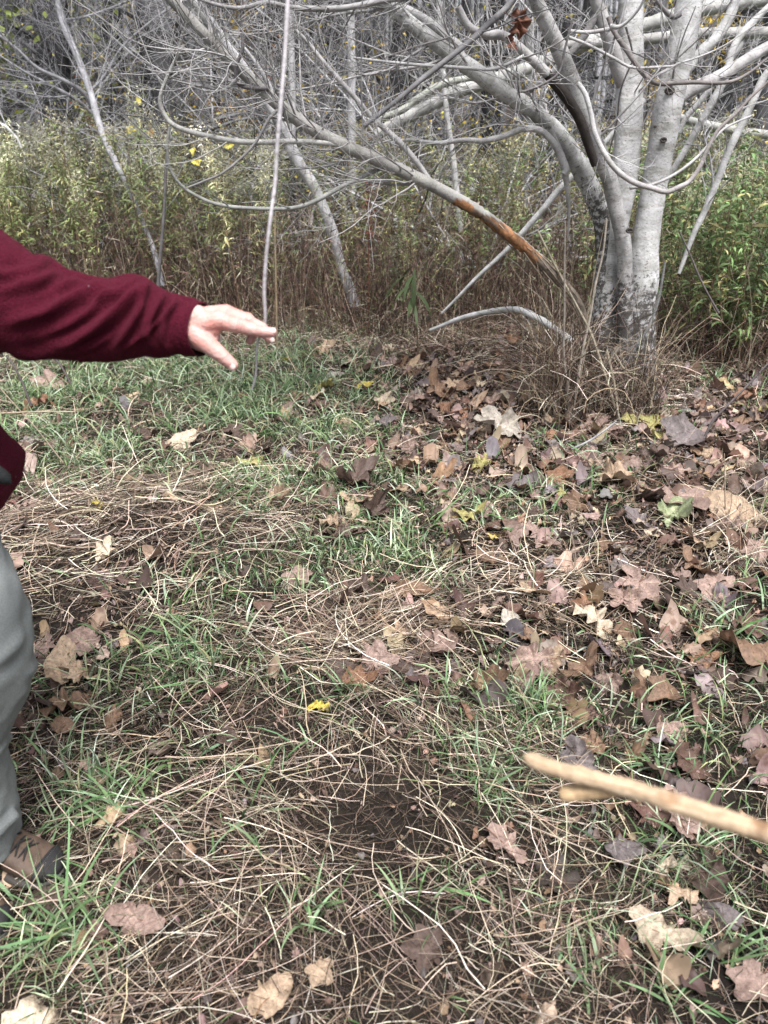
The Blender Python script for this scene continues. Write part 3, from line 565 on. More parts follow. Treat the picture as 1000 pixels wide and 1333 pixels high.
    limb([(792, 22), (800, 42), (818, 68), (830, 86), (844, 102), (858, 109), (878, 108), (905, 107), (948, 107), (975, 95), (1000, 75)], [4.25, 4.2, 4.25, 4.3], [6, 7, 6, 5, 3], (.2, .18, .175), n=36, lab='thin dark branch crossing between the two thick stems', tw=5, twL=(.2, .4))
    limb([(842, 106), (852, 100), (880, 84), (910, 74), (945, 58), (985, 30)], [4.2, 4.25, 4.3], [3, 2.4, 1.5], GREY, n=20)
    limb([(795, 34), (806, 35), (820, 25), (834, 8), (842, -12)], [4.2, 4.1], [6, 4, 3], (.45, .44, .44), n=16)
    limb([(740, 40), (765, 42), (792, 38), (800, 35)], [4.3, 4.3], [4, 6], (.42, .4, .4), n=12)
    limb([(740, 48), (765, 58), (800, 76), (825, 88), (876, 86)], [4.2, 4.2], [4, 4, 3], GREY, n=16)
    limb([(734, 226), (738, 222), (731, 205), (724, 190), (704, 170), (680, 168), (657, 177), (630, 183), (605, 182), (570, 186), (532, 182), (508, 186)], [4.4, 4.4, 4.35, 4.3], [10, 9, 8, 6, 3], (.42, .41, .41), n=34, lab='horizontal branch running left behind the arching stem', tw=14, twL=(.25, .7), twup=-.03)
    limb([(714, 168), (722, 185), (733, 210), (738, 240), (741, 275), (739, 310)], [4.42, 4.5], [9, 11, 9, 5, 2], (.34, .33, .32), n=12)
    limb([(565, 243), (545, 214), (522, 187), (480, 148), (465, 130), (425, 85), (398, 52), (383, 38)], [4.1, 4.05, 4.0], [6, 7.5, 7, 5.5, 4], GREY, n=30, lab='straight diagonal branch rising left from the bent limb', tw=10)
    limb([(437, 188), (425, 186), (380, 184), (325, 185), (290, 181), (250, 172), (232, 166), (220, 158), (212, 145), (208, 132), (212, 115), (220, 95), (228, 78), (240, 58)], [4.0, 3.95, 3.9], [7, 7, 6.5, 6, 5, 3.5], (.47, .46, .44), n=40, lab='smooth pale branch curving level then up at the left', tw=18, twL=(.2, .6))
    limb([(500, 217), (480, 226), (450, 240), (410, 262), (385, 270), (360, 272), (310, 270), (280, 265), (260, 257), (240, 245), (228, 232), (220, 215), (218, 190), (221, 165)], [4.1, 3.95, 3.9, 3.85], [6, 6, 5, 4.5, 4, 3.5], (.30, .30, .285), n=40, lab='thin drooping branch sweeping below the others', tw=16, twL=(.15, .45))
    limb([(362, 143), (350, 155), (335, 182), (318, 202), (290, 225), (265, 236), (240, 246)], [3.95, 3.9], [4.5, 3.5, 2.5], (.26, .25, .25), n=22)
    limb([(352, 115), (330, 114), (315, 112), (308, 104), (308, 85), (316, 62), (314, 30), (315, -15)], [3.95, 3.9], [6, 5, 4.5, 4], (.2, .185, .19), n=30, lab='dark branch hooking up from the bent limb', tw=6)
    limb([(308, 104), (290, 118), (272, 114), (250, 110), (225, 104)], [3.9, 3.88], [4, 3, 2], (.3, .29, .29), n=16, tw=3)
    limb([(696, -5), (640, -20), (560, -8), (500, 0), (478, 5), (440, 11), (400, 11), (372, 8), (345, 3), (318, 10), (290, 8), (252, -4)], [4.0, 3.9, 3.8, 3.75], [8, 8, 7, 6, 4], (.3, .29, .29), n=40, lab='level branch along the top of the picture', tw=26, twL=(.2, .6), twup=.0)
    limb([(474, 164), (520, 128), (548, 104), (570, 87), (594, 68), (616, 50), (636, 31), (660, 10), (680, -20)], [3.9, 4.0, 4.1], [6, 7, 8, 9], (.17, .165, .17), n=28, lab='dark diagonal branch behind the arching stem', tw=8)
    limb([(655, 132), (668, 130), (690, 117), (714, 99), (735, 78), (755, 55), (776, 20), (790, -20)], [4.45, 4.5], [6, 8, 10, 10], (.2, .19, .19), n=24)
    limb([(538, 38), (560, 30), (575, 40), (600, 62)], [4.35, 4.35], [2, 2], GREY, n=10)
    limb([(600, 62), (580, 45), (555, 26), (530, 12), (505, 2), (490, -10)], [4.4, 4.4], [11, 10, 8], (.45, .44, .44), n=20, lab='forked arm running beside the arching stem')
    limb([(460, 75), (500, 80), (540, 84), (600, 88), (640, 90), (668, 80), (682, 72)], [4.1, 4.15], [3, 4.5, 4], (.42, .41, .41), n=28, tw=8)
    limb([(500, 75), (550, 58), (580, 50), (600, 40), (612, 20)], [4.2, 4.2], [2, 2.6, 2], (.22, .2, .2), n=18)
    limb([(745, 26), (735, 65), (725, 98), (680, 120), (676, 110)], [4.0, 4.0], [3, 3, 4], (.15, .14, .14), n=16)
    limb([(815, 35), (822, 60), (824, 75)], [4.3, 4.3], [3, 2], (.1, .09, .09), n=8)
    limb([(824, 78), (808, 118), (803, 160), (792, 202)], [4.3, 4.35], [2, 2.4, 2], (.1, .09, .09), n=14)
    limb([(854, 0), (866, 14), (876, 22), (885, 18)], [4.4, 4.45], [5, 8], (.2, .19, .19), n=10)
    # thin suckers and vines round the foot
    limb([(790, 285), (785, 330), (775, 372), (768, 415), (760, 450), (755, 480), (748, 520), (741, 548)], [4.22, 4.2, 4.2], [2.5, 3, 3.5, 4], (.34, .30, .25), n=26, lab='thin sucker leaning against the front of the trunks')
    limb([(736, 290), (735, 350), (735, 400), (734, 460), (738, 500), (742, 545)], [4.15, 4.2], [2, 2.6, 3.4, 5], (.26, .23, .2), n=26)
    limb([(866, 340), (862, 365), (856, 395), (845, 425), (830, 448), (818, 470)], [4.3, 4.3], [3, 4, 4, 3.5], (.2, .2, .2), n=22, lab='thin grey sucker bowing right of the trunks', tw=4, twL=(.1, .25))
    limb([(700, 300), (725, 350), (752, 400), (770, 435), (782, 470), (798, 520), (808, 560)], [4.25, 4.2, 4.1], [2.5, 3, 3.5, 3], (.30, .26, .2), n=26)
    limb([(790, 455), (800, 500), (805, 540), (812, 585)], [4.2, 4.05], [3, 3, 2], (.34, .29, .22), n=18)
    limb([(800, 460), (815, 482), (835, 478)], [4.2, 4.15], [3, 2], (.3, .26, .2), n=10)
    limb([(804, 452), (795, 468), (780, 490), (776, 520)], [4.25, 4.15], [7, 4, 3], (.2, .17, .14), n=12)
    # small random twigs from the stems
    for nm, k in (('left', 60), ('mid', 24), ('right', 22), ('leftback', 14)):
        P, R = L[nm]; t = Tubes(); m = len(P); twigs_on(t, P[int(m*.3):], R[int(m*.3):], k, rs, np.array(GREY)*1.05, (.3, 1.1), .05, .0065)
        obj('twigs', t.mesh('twigs', M['twig'], org), root)
    # high crown above the picture
    t = Tubes(); PC = dict(n=[8, 6, 5], wander=[.08, .1, .12], up=[.05, .04, .03], taper=[.4, .3, .3], sides=[6, 4, 3], kids=[6, 4], ang=[(.4, .9), (.4, .9)], ratio=[(.5, .7), (.4, .6)], rr=[.55, .6], rmin=.002)
    for nm in ('right', 'leftback', 'mid'):
        P, R = L[nm]
        for _ in range(5):
            i = rs.integers(int(len(P)*.75), len(P)-1); grow(t, P[i], rvec(P[i]-P[i-1], .6, rs.uniform(0, 6.28)), 1.8, R[i]*.6, 0, PC, rs, GREY)
    obj('crown', t.mesh('crown', M['twig'], org), root)
    # knots and branch scars
    for px, py, Y, r in ((864, 182, 4.42, .014), (872, 118, 4.43, .02), (798, 152, 4.47, .012), (853, 165, 4.42, .007), (820, 300, 4.3, .016)):
        p = at(px, py, Y); t = Tubes(); a = np.linspace(0, 2*PI, 13); ring = np.stack([p[0]+r*np.cos(a), np.full(13, p[1]), p[2]+.6*r*np.sin(a)], 1); t.add(ring, .35*r, (.07, .06, .055), 6)
        t.add([p+[0, .01, 0], p+[0, -.001, 0], p+[0, -.003, 0]], [r*.8, r*.7, .001], (.05, .04, .04), 10); obj('branch_scar', t.mesh('branch_scar', M['bark'], org), root)
    # withered leaf cluster caught on a twig
    p = at(672, 22, 4.0); o = None; V, Q, T, c = leaf_mesh(90, True, curl=3.2)
    root2 = obj('withered_leaf', mesh('withered_leaf', V, Q, T, c, None, M['leaf']), None, p+[0, 0, -.02], (1.5, .3, .4), .085, (.16, .07, .045)); tag(root2, 'curled red brown dead leaf caught on a twig at the top of the tree', 'leaf')
    V, Q, T, c = leaf_mesh(91, False, curl=3.); obj('shrivelled_blade', mesh('shrivelled_blade', V, Q, T, c, None, M['leaf']), root2, (-.2, -.9, .1), (.9, .6, 1.5), .7, (.14, .06, .04))
    return root

# ------------------------------------------------------------------ saplings, fallen poles, hanging twig
def simple_tree(name, lab, cat, pts, Ys, ws, col, tw=0, twL=(.3, .9), n=36, sides=10, limbs=(), group=None, twr=.004, twup=.06, seed=1, twcol=None, mt='bark', pn='trunk', f0=.3):
    rs = np.random.default_rng(seed); P, R = pxpath(pts, Ys, ws, n); R = R*(1+rs.normal(0, .03, n))
    org = P[0].copy(); root = obj(name, None, None, org); tag(root, lab, cat, group)
    part_tube(pn, root, P, R, col, M[mt], sides, org)
    for lp, lY, lw in limbs:
        p2, r2 = pxpath(lp, lY, lw, 22); t = Tubes(); t.add(p2, r2*(1+rs.normal(0, .03, 22)), np.array(col)*rs.uniform(.85, 1.05), 6); o = obj('branch', t.mesh('branch', M['bark'], org), root)
        t = Tubes(); twigs_on(t, p2, r2, max(4, tw//3), rs, np.array(twcol or col)*.9, twL, twup, twr); obj('twigs', t.mesh('twigs', M['twig'], org), o)
    if tw:
        t = Tubes(); twigs_on(t, P[int(n*f0):], R[int(n*f0):], tw, rs, np.array(twcol or col)*.85, twL, twup, twr); obj('twigs', t.mesh('twigs', M['twig'], org), root)
    return root
def do_small_trees():
    simple_tree('leaning_tree', 'slim grey tree leaning left from the brown weeds behind the hanging twig', 'tree', [(461, 398), (455, 375), (445, 350), (436, 312), (425, 280), (408, 242), (390, 215), (378, 190), (368, 165), (345, 128), (318, 92), (295, 60), (268, 22), (245, -10), (200, -80), (150, -190)], [6.5, 6.5, 6.5, 6.4], [16, 13, 14, 16, 16, 15, 14, 10], (.40, .39, .40), 22, n=50, seed=3,
                limbs=[([(368, 165), (358, 140), (350, 110), (335, 85), (318, 62)], [7.15, 7.1], [9, 7, 4]), ([(380, 195), (381, 150), (380, 90), (378, 20), (378, -60)], [7.3, 7.5], [10, 10, 9])])
    simple_tree('leaning_tree', 'slender pale lilac grey tree leaning left out of the goldenrod at the left', 'tree', [(212, 372), (200, 325), (190, 300), (170, 250), (145, 200), (130, 165), (118, 120), (100, 72), (82, 30), (74, -5), (62, -80), (50, -200)], [6.7, 6.9, 7.3, 7.8, 8.0], [6.5, 7, 8, 9, 9, 8, 6], (.30, .295, .315), 34, (.4, 1.3), seed=4,
                limbs=[([(121, 142), (108, 120), (82, 104), (48, 88), (20, 62), (-20, 32)], [7.95, 7.6], [6, 5, 3]), ([(122, 150), (100, 130), (60, 108), (30, 92), (-10, 66)], [7.95, 7.5], [5, 4, 2]), ([(118, 118), (135, 100), (160, 60), (200, 25), (222, 8)], [8, 8.2], [4, 3, 2]),
                       ([(134, 165), (150, 185), (168, 210), (172, 240)], [8, 7.8], [3, 3, 1.5]), ([(80, 26), (110, 22), (150, 8), (180, -4)], [8, 8.1], [3, 3, 2]), ([(132, 160), (170, 190), (205, 228), (235, 246)], [8, 8.1], [4, 3, 2])])
    simple_tree('young_tree', 'straight pale young trunk standing in the weeds right of the leaning grey tree', 'tree', [(459, 290), (459, 240), (458, 160), (458, 80), (457, 0), (456, -120), (455, -300)], [9., 9.], [10, 10, 10, 9, 7], (.52, .51, .52), 18, (.4, 1.1), seed=5)
    simple_tree('young_tree', 'crooked whitish dead sapling behind the diagonal branch', 'tree', [(600, 300), (594, 247), (590, 208), (581, 143), (577, 90), (571, 0), (570, -80)], [6.9, 6.9], [8, 8, 7, 6, 5], (.55, .54, .54), 20, (.2, .6), seed=6, twr=.003)
    simple_tree('sapling', 'dark thin sapling standing behind the sleeve', 'sapling', [(204, 432), (206, 370), (210, 320), (214, 270), (216, 220), (219, 172), (221, 166)], [5.6, 5.6], [4.5, 4.5, 4, 3.5, 3], (.14, .13, .135), 5, (.1, .3), seed=7, twr=.002, f0=.4)
    simple_tree('hanging_twig', 'long thin pale twig hanging down past the fingertips into the grass view', 'twig', [(328, 507), (333, 488), (334, 455), (337, 440), (345, 424), (345, 400), (344, 376), (347, 330), (352, 285), (358, 240), (361, 190), (366, 130), (371, 70), (375, 0), (380, -60), (400, -130)], [1.35, 1.345, 1.35, 1.4, 1.5], [2.4, 3.2, 4.2, 4.8, 5.4, 6.0, 6.4], (.42, .395, .41), 0, n=60, sides=8, seed=8, pn='shoot')
    simple_tree('sapling', 'light brown thin stalk standing close right of the hanging twig', 'sapling', [(361, 455), (360, 400), (359, 350), (358, 300), (360, 270)], [5.3, 5.3], [3, 3, 2], (.34, .26, .17), 0, n=14, sides=5, seed=9, pn='stalk')
    W = (.50, .495, .49); LW = (.56, .55, .55)
    def pole(lab, pts, Ys, ws, col=W, tw=6, seed=1, twL=(.15, .5), sides=8): simple_tree('fallen_branch', lab, 'branch', pts, Ys, ws, col, tw, twL, seed=seed, sides=sides, pn='wood', twr=.0035, f0=.2, n=34)
    pole('white dead pole leaning behind the left of the trunks', [(575, 408), (598, 385), (620, 362), (657, 328), (672, 312), (690, 292), (709, 270), (725, 250), (745, 229), (770, 205), (800, 172), (840, 130)], [5.6, 5.5, 5.5], [3, 5, 7.5, 8.5, 8, 7], tw=8, seed=11)
    pole('thickest white dead branch slanting up right of the thick right stem', [(886, 100), (898, 86), (915, 66), (932, 50), (948, 25), (958, 0), (975, -60)], [5.3, 5.4], [13, 15, 14, 12], seed=12)
    pole('crooked white dead branch reaching the top right corner', [(855, 262), (868, 236), (876, 222), (895, 190), (912, 160), (930, 128), (945, 100), (952, 70), (965, 45), (985, 24), (1005, 5), (1050, -40)], [5.2, 5.1, 5.2], [5, 8, 10, 10, 9, 8], seed=13)
    pole('straight thin white dead branch just right of the thick right stem', [(884, 172), (894, 152), (912, 132), (930, 108), (948, 84), (968, 55)], [5.35, 5.3], [7, 8, 6], seed=14, tw=3)
    pole('long white dead branch hanging down at the right edge', [(884, 356), (895, 326), (905, 300), (917, 276), (932, 240), (948, 198), (964, 165), (979, 135), (992, 105), (1010, 80), (1060, 10)], [4.9, 4.9, 5.0], [5, 8, 10, 10, 9], tw=12, seed=15)
    pole('grey twiggy dead branch drooping beside the long white one', [(925, 262), (928, 240), (926, 215), (922, 195), (915, 175)], [4.9, 4.9], [2, 3, 2], (.4, .39, .4), 12, seed=16, twL=(.1, .35))
    pole('pale bare branch end arching low over the leaves left of the tree foot', [(560, 430), (575, 424), (600, 414), (625, 408), (650, 404), (668, 403), (682, 405), (700, 414), (722, 428), (745, 446)], [5.2, 5.1, 4.7, 4.5], [4, 6, 7.5, 8, 10, 11], seed=17, tw=2)
    pole('grey fallen log lying level at the right behind the trunks', [(870, 145), (888, 154), (910, 160), (938, 166), (970, 172), (1005, 176), (1060, 184)], [5.9, 5.9], [9, 10, 11, 11], (.36, .36, .34), 5, seed=18, sides=10)
    pole('thick grey fallen trunk lying level across the top right', [(720, 60), (780, 56), (850, 50), (900, 44), (960, 43), (1010, 42), (1100, 40)], [6.6, 6.6], [10, 13, 14, 14], (.33, .32, .31), 6, seed=19, sides=10)
    pole('pale fallen trunk sloping from the weeds up behind the main tree', [(490, 176), (520, 158), (560, 138), (592, 120), (625, 110), (680, 92), (740, 66), (790, 46), (850, 30), (900, 14), (1000, -2), (1100, -20)], [7.0, 6.9, 6.9, 7.0], [14, 16, 17, 17, 18, 16], (.40, .395, .38), 14, seed=20, sides=12)
    pole('mossy thinner fallen trunk just above the sloping pale one', [(480, 158), (520, 145), (545, 128), (575, 110), (610, 102), (622, 104)], [6.7, 6.7], [8, 9, 9, 5], (.42, .43, .38), 8, seed=21)
    pole('pale crooked dead branch on the goldenrod at the left edge', [(28, 193), (22, 180), (8, 165), (-6, 158)], [7.2, 7.2], [3, 3.5, 3], (.6, .59, .6), 4, seed=23)
    for i, (lab, pts, Y, w_) in enumerate([('thin black stem crossing the grass just under the sleeve at the left', [(40, 528), (32, 505), (20, 480), (8, 462)], 3.2, 3.5), ('short dark arched stem in the grass right of the thin black one', [(92, 500), (84, 484), (76, 472), (66, 462)], 3.3, 3),
                                   ('thin reddish stalk leaning over the grass at the left', [(82, 602), (65, 580), (45, 555), (22, 530), (0, 505)], 2.9, 2), ('level tan stalk lying on the grass at the left', [(2, 538), (50, 536), (98, 536)], 3.6, 2.5),
                                   ('dark arching shoot at the right edge of the clearing', [(918, 568), (928, 548), (945, 530), (970, 505), (1003, 470)], 3.75, 4), ('grey dry twig lying on the leaves at the tree foot', [(715, 592), (740, 586), (765, 575), (785, 562), (803, 548)], 3.75, 3.5),
                                   ('thin dark stalk slanting behind the right suckers', [(936, 408), (915, 370), (900, 335), (884, 300)], 4.4, 3), ('leaning dry stalk in the right grass', [(945, 700), (944, 640), (943, 590)], 3.0, 2.2)]):
        simple_tree('stalk', lab, 'stalk', pts, [Y, Y], [w_, w_*.7], (.13, .11, .11) if 'dark' in lab or 'black' in lab else (.34, .27, .2) if 'twig' not in lab else (.34, .33, .34), 1, (.05, .12), n=12, sides=5, seed=30+i, pn='shoot', twr=.0015)

# ------------------------------------------------------------------ goldenrod and weeds
def weed_parts(seed, h, nl, green, plume, lw=.011, ll=.09, lean=.12, brown_low=.45, ylw=(.42, .40, .18)):
    r = np.random.default_rng(seed); a = r.uniform(0, 6.28)
    P = cr([[0, 0, 0], [lean*.2*math.cos(a), lean*.2*math.sin(a), h*.35], [lean*.55*math.cos(a), lean*.55*math.sin(a), h*.72], [lean*1.2*math.cos(a), lean*1.2*math.sin(a), h]], 9)
    t = Tubes(); t.add(P, np.linspace(.0045, .0015, 9), (.20, .14, .09), 4)
    for _ in range(5):
        i = r.integers(4, 8); t.add(cr([P[i], P[i]+[r.normal(0, .05), r.normal(0, .05), .08], P[i]+[r.normal(0, .08), r.normal(0, .08), .18]], 4), [.0018, .0014, .001, .0008], (.22, .17, .1), 3)
    stem = t.data()
    f = r.uniform(.12, .98, nl)**.8; p = np.stack([np.interp(f*8, np.arange(9), P[:, k]) for k in range(3)], 1)
    dead = (f < brown_low+r.normal(0, .12, nl)); gcol = np.array(green)*(1+r.normal(0, .2, (nl, 1)))
    yl = (r.random(nl) < .22)[:, None]; gcol = np.where(yl, np.array(ylw)*(1+r.normal(0, .15, (nl, 1))), gcol)
    c = np.where(dead[:, None], np.array([.23, .16, .11])*(1+r.normal(0, .4, (nl, 1))), gcol).clip(.01, .9)
    L = ll*r.uniform(.6, 1.25, nl)*(1.1-.45*f)*np.where(dead, .7, 1); e0 = np.where(dead, r.uniform(-1.3, .1, nl), r.uniform(-.3, .9, nl))
    V = ribbons(p, r.uniform(0, 6.28, nl), L, lw*r.uniform(.6, 1.2, nl)*np.where(dead, .45, 1), e0, r.uniform(.3, 1.8, nl), c, c*1.05, 3, r.normal(0, .6, nl), r.normal(0, .6, nl), 0, 'lance')
    pl = None
    if plume:
        m = plume; q = P[-1]+np.stack([r.normal(0, .04, m), r.normal(0, .04, m), r.uniform(-.2, .06, m)], 1)
        cc = np.array((.50, .48, .36) if plume > 90 else (.40, .38, .22))*(1+r.normal(0, .2, (m, 1)))
        pl = ribbons(q, r.uniform(0, 6.28, m), r.uniform(.015, .04, m), r.uniform(.004, .008, m), r.uniform(-.4, 1.4, m), r.uniform(0, 2, m), cc, cc, 2, None, r.normal(0, 1, m), 0, 'lance')
    return stem, V, pl
def front(x):
    return 6.05+.35*noise(x*1.3, x*0, 77)+.25*np.clip(-x-.5, 0, 2)-1.15/(1+np.exp(-(x-1.95)*6))
def do_weeds():
    kinds = []
    spec = [('yellow green goldenrod stem with pale fluffy head', 1.25, 120, (.25, .31, .13), 170), ('yellow green goldenrod stem leaning in the thicket', 1.2, 120, (.20, .26, .10), 90), ('pale olive goldenrod stem', 1.3, 110, (.38, .38, .22), 150),
            ('dull green goldenrod stem with withered brown lower leaves', 1.3, 70, (.17, .22, .09), 40), ('half dead goldenrod stem with few green leaves', 1.15, 60, (.19, .21, .09), 0), ('dark green weed stem', 1.35, 75, (.12, .18, .07), 60),
            ('bright green goldenrod stem with broad leaves', 1.2, 85, (.15, .24, .095), 0), ('bright green goldenrod stem with white fluffy head', 1.3, 80, (.14, .22, .09), 170), ('fresh green weed stem', 1.0, 80, (.2, .29, .12), 0)]
    for i, (lab, h, nl, g, pl) in enumerate(spec):
        st_, lf, plu = weed_parts(100+i, h, nl, g, pl, lw=.017 if i > 5 else .010, ll=.12 if i > 5 else .095, brown_low=.12 if i > 5 else .38 if i < 3 else .45)
        root = bpy.data.objects.new('goldenrod', None); root['category'] = 'plant'
        ch = [('stem', mesh('stem', st_[0], st_[1], None, st_[2], st_[3], M['twig'])), ('foliage', mesh('foliage', lf[0], lf[1], None, lf[2], None, M['leafy']))]
        if plu: ch.append(('flower_head', mesh('flower_head', plu[0], plu[1], None, plu[2], None, M['leafy'])))
        kinds.append((lab, ch, (st_, lf, plu)))
    r = np.random.default_rng(4); n = 0; pos = []
    while n < 285:
        x = r.uniform(-4.6, 4.3) if r.random() > .22 else r.uniform(1.95, 3.4); y = front(np.array(x))+r.exponential(.75)
        px, py = proj(x, y); 
        if px < -40 or px > 1040: continue
        if 660 < px < 850 and r.random() < .35 and x < 2: continue
        if -.9 < x < 1.7 and r.random() < .3: continue
        pos.append((x, y)); n += 1
    for x, y in pos:
        px, py = proj(x, y, .8)
        if px < 330: k = r.choice([0, 1, 2, 3], p=[.35, .25, .25, .15]); z = 'left'
        elif px < 700: k = r.choice([3, 4, 5, 1, 0], p=[.3, .3, .25, .1, .05]); z = 'middle'
        else: k = r.choice([6, 7, 8, 5, 1], p=[.35, .2, .25, .1, .1]); z = 'right'
        lab, ch, _ = kinds[k]; sc = r.uniform(.65, 1.2)*(.8+.4*float(noise(x*1.7, y*1.7, 88)))*(.9 if z == 'middle' else .92 if z == 'right' else 1.)
        root = obj('goldenrod', None, None, (x, y, float(gz(x, y))-.01), (r.normal(0, .14), r.normal(0, .14), r.uniform(0, 6.28)), sc)
        where = {'left': 'behind the burgundy sleeve', 'middle': 'in the back middle', 'right': 'right of the pale trunks'}[z]
        tag(root, f'{lab} {where}', 'plant', f'{lab}s {where}')
        b = r.choice([.6, .9, 1.1, 1.4])*r.uniform(.85, 1.15)*(1.12 if z == 'left' else 1.1)
        for nm, me in ch: obj(nm, me, root, color=(b, b*r.uniform(.95, 1.05), b))
    # deeper part of the field and the brown dead stems between: one mass
    Vs, Qs, Cs = [], [], []; off = 0
    def put(data, n, xr, yf, sc0, sc1, mul):
        nonlocal off
        for V0, Q0, c0 in data:
            pass
    def mass(kidx, m, xlo, xhi, y0, y1, s0=.8, s1=1.1):
        nonlocal off
        _, _, (a, b, c) = kinds[kidx]; V0 = np.vstack([q[0] for q in (a, b, c) if q is not None]); c0 = np.vstack([q[2] for q in (a, b, c) if q is not None]); Q0 = []; o = 0
        for q in (a, b, c):
            if q is not None: Q0.append(q[1]+o); o += len(q[0])
        Q0 = np.vstack(Q0); x = r.uniform(xlo, xhi, m); y = r.uniform(y0, y1, m); an = r.uniform(0, 6.28, m); s = r.uniform(s0, s1, m)
        V = V0[None]*s[:, None, None]; X1 = V[..., 0]*np.cos(an)[:, None]-V[..., 1]*np.sin(an)[:, None]; Y1 = V[..., 0]*np.sin(an)[:, None]+V[..., 1]*np.cos(an)[:, None]
        lx = r.normal(0, .1, m); ly = r.normal(0, .1, m)
        V = np.stack([X1+V[..., 2]*lx[:, None]+x[:, None], Y1+V[..., 2]*ly[:, None]+y[:, None], V[..., 2]+gz(x, y)[:, None]], -1)
        Vs.append(V.reshape(-1, 3)); Qs.append((Q0[None]+off+np.arange(m)[:, None, None]*len(V0)).reshape(-1, 4)); Cs.append((c0[None]*r.uniform(.75, 1.2, (m, 1, 1))).reshape(-1, 3)); off += m*len(V0)
    mass(0, 70, -5.5, -1., 6.7, 8.4); mass(1, 50, -5.5, -1., 6.7, 8.4); mass(6, 34, 2.1, 4.2, 5.5, 7.2); mass(8, 22, 2.1, 4.2, 5.4, 7.2); mass(7, 26, 2.1, 4.4, 5.8, 7.4); mass(5, 30, -.8, 2, 6.6, 8)
    mass(0, 80, -9, -.8, 8.2, 13); mass(2, 80, -9, -.8, 8.2, 13); mass(1, 70, -8, 0, 8.2, 12); mass(3, 90, -5, 5, 7.4, 11); mass(4, 110, -2.5, 4, 6.8, 11); mass(5, 60, -2, 5, 7.4, 11); mass(6, 60, 2, 8, 6.8, 10); mass(7, 50, 2, 8, 6.8, 11)
    tag(obj('weed_field', mesh('weed_field', np.vstack(Vs), np.vstack(Qs), None, np.vstack(Cs), None, M['leafy'])), 'dense field of fading goldenrod behind the front stems', 'weeds', kind='stuff')
    # dead brown weed stems
    k = 3000; x = r.uniform(-6, 5.2, k); y = front(x)-.15+r.exponential(.9, k); T = Tubes(); P = []
    for i in range(k):
        h = r.uniform(.35, 1.05); z = float(gz(x[i], y[i])); lx, ly = r.normal(0, .26, 2); b = [x[i], y[i], z]
        pts = cr([b, [x[i]+lx*.3, y[i]+ly*.3, z+h*.5], [x[i]+lx, y[i]+ly, z+h]], 5); c = np.array([[.13, .08, .065], [.20, .13, .10], [.06, .04, .035], [.40, .33, .25], [.11, .065, .06]][r.integers(5)])*r.uniform(.8, 1.2)
        T.add(pts, np.linspace(.0028, .001, 5), c, 3)
        if i % 2 == 0:
            d = r.normal(0, .09, 2); T.add(cr([pts[3], pts[3]+[d[0], d[1], .08], pts[3]+[d[0]*1.6, d[1]*1.6, .17]], 4), [.0014, .0011, .0009, .0007], c, 3)
    V, Q, c, B = T.data(); nl = 30000; xx = r.uniform(-6, 5.2, nl); yy = front(xx)-.2+r.exponential(.8, nl); zz = gz(xx, yy)+r.beta(1.3, 2.2, nl)*1.0
    cc = tint(nl, [(.12, .075, .06), (.22, .15, .115), (.05, .035, .03), (.44, .37, .28), (.16, .085, .07), (.17, .21, .08), (.07, .10, .04)], .25)
    R_ = ribbons(np.stack([xx, yy, zz], 1), r.uniform(0, 6.28, nl), r.uniform(.03, .11, nl), r.uniform(.003, .008, nl), r.uniform(-1.4, .5, nl), r.uniform(-1, 2, nl), cc, cc*.9, 3, r.normal(0, 1, nl), r.normal(0, 1, nl), 0, 'lance')
    V, Q, c = join([(V, Q, c), R_])
    tag(obj('dead_weeds', mesh('dead_weeds', V, Q, None, c, None, M['leafy'])), 'tangle of dead brown weed stems at the back of the clearing', 'weeds', kind='stuff')
    # wilted dark plant in the middle
    p = at(545, 470, 5.3); p[2] = gz(p[0], p[1]); root = obj('wilted_plant', None, None, p); tag(root, 'single wilted plant with dark green drooping leaves at the back middle', 'plant')
    top = at(540, 345, 5.3)-p; t = Tubes(); t.add(cr([[0, 0, 0], top*[.5, 1, .5], top], 8), np.linspace(.006, .004, 8), (.13, .10, .06), 5); obj('stem', t.mesh('stem', M['twig']), root)
    for i in range(12):
        a = r.uniform(0, 6.28); c = np.array([[.05, .07, .03]])*r.uniform(.6, 2.2)
        V = ribbons(np.array([top-[0, 0, .02*i]]), np.array([a]), np.array([r.uniform(.16, .30)]), np.array([r.uniform(.018, .04)]), np.array([r.uniform(-.9, .1)]), np.array([r.uniform(.6, 1.4)]), c, c*1.2, 9, np.array([.3]), np.array([.2]), 0, 'lance')
        obj('leaf', mesh('leaf', V[0], V[1], None, V[2], None, M['leafy']), root)
    # a russet dock stalk
    p = at(480, 345, 6.1); p[2] = gz(p[0], p[1]); k = 260; q = p+np.stack([r.normal(0, .018, k), r.normal(0, .018, k), r.uniform(.72, 1.12, k)], 1); cc = tint(k, [(.20, .05, .035), (.15, .045, .03)], .2)
    V = ribbons(q, r.uniform(0, 6.28, k), r.uniform(.01, .03, k), r.uniform(.006, .012, k), r.uniform(-.5, 1, k), r.uniform(0, 1, k), cc, cc, 2, None, r.normal(0, 1, k), 0, 'lance')
    root = obj('dock_plant', None, None, p); tag(root, 'dark russet seed spike of a dock plant among the weeds', 'plant')
    obj('seed_spike', mesh('seed_spike', V[0]-p, V[1], None, V[2], None, M['leafy']), root); t = Tubes(); t.add([[0, 0, 0], [0, .01, .5], [0, 0, 1.1]], [.005, .004, .003], (.15, .06, .04), 5); obj('stem', t.mesh('stem', M['twig']), root)

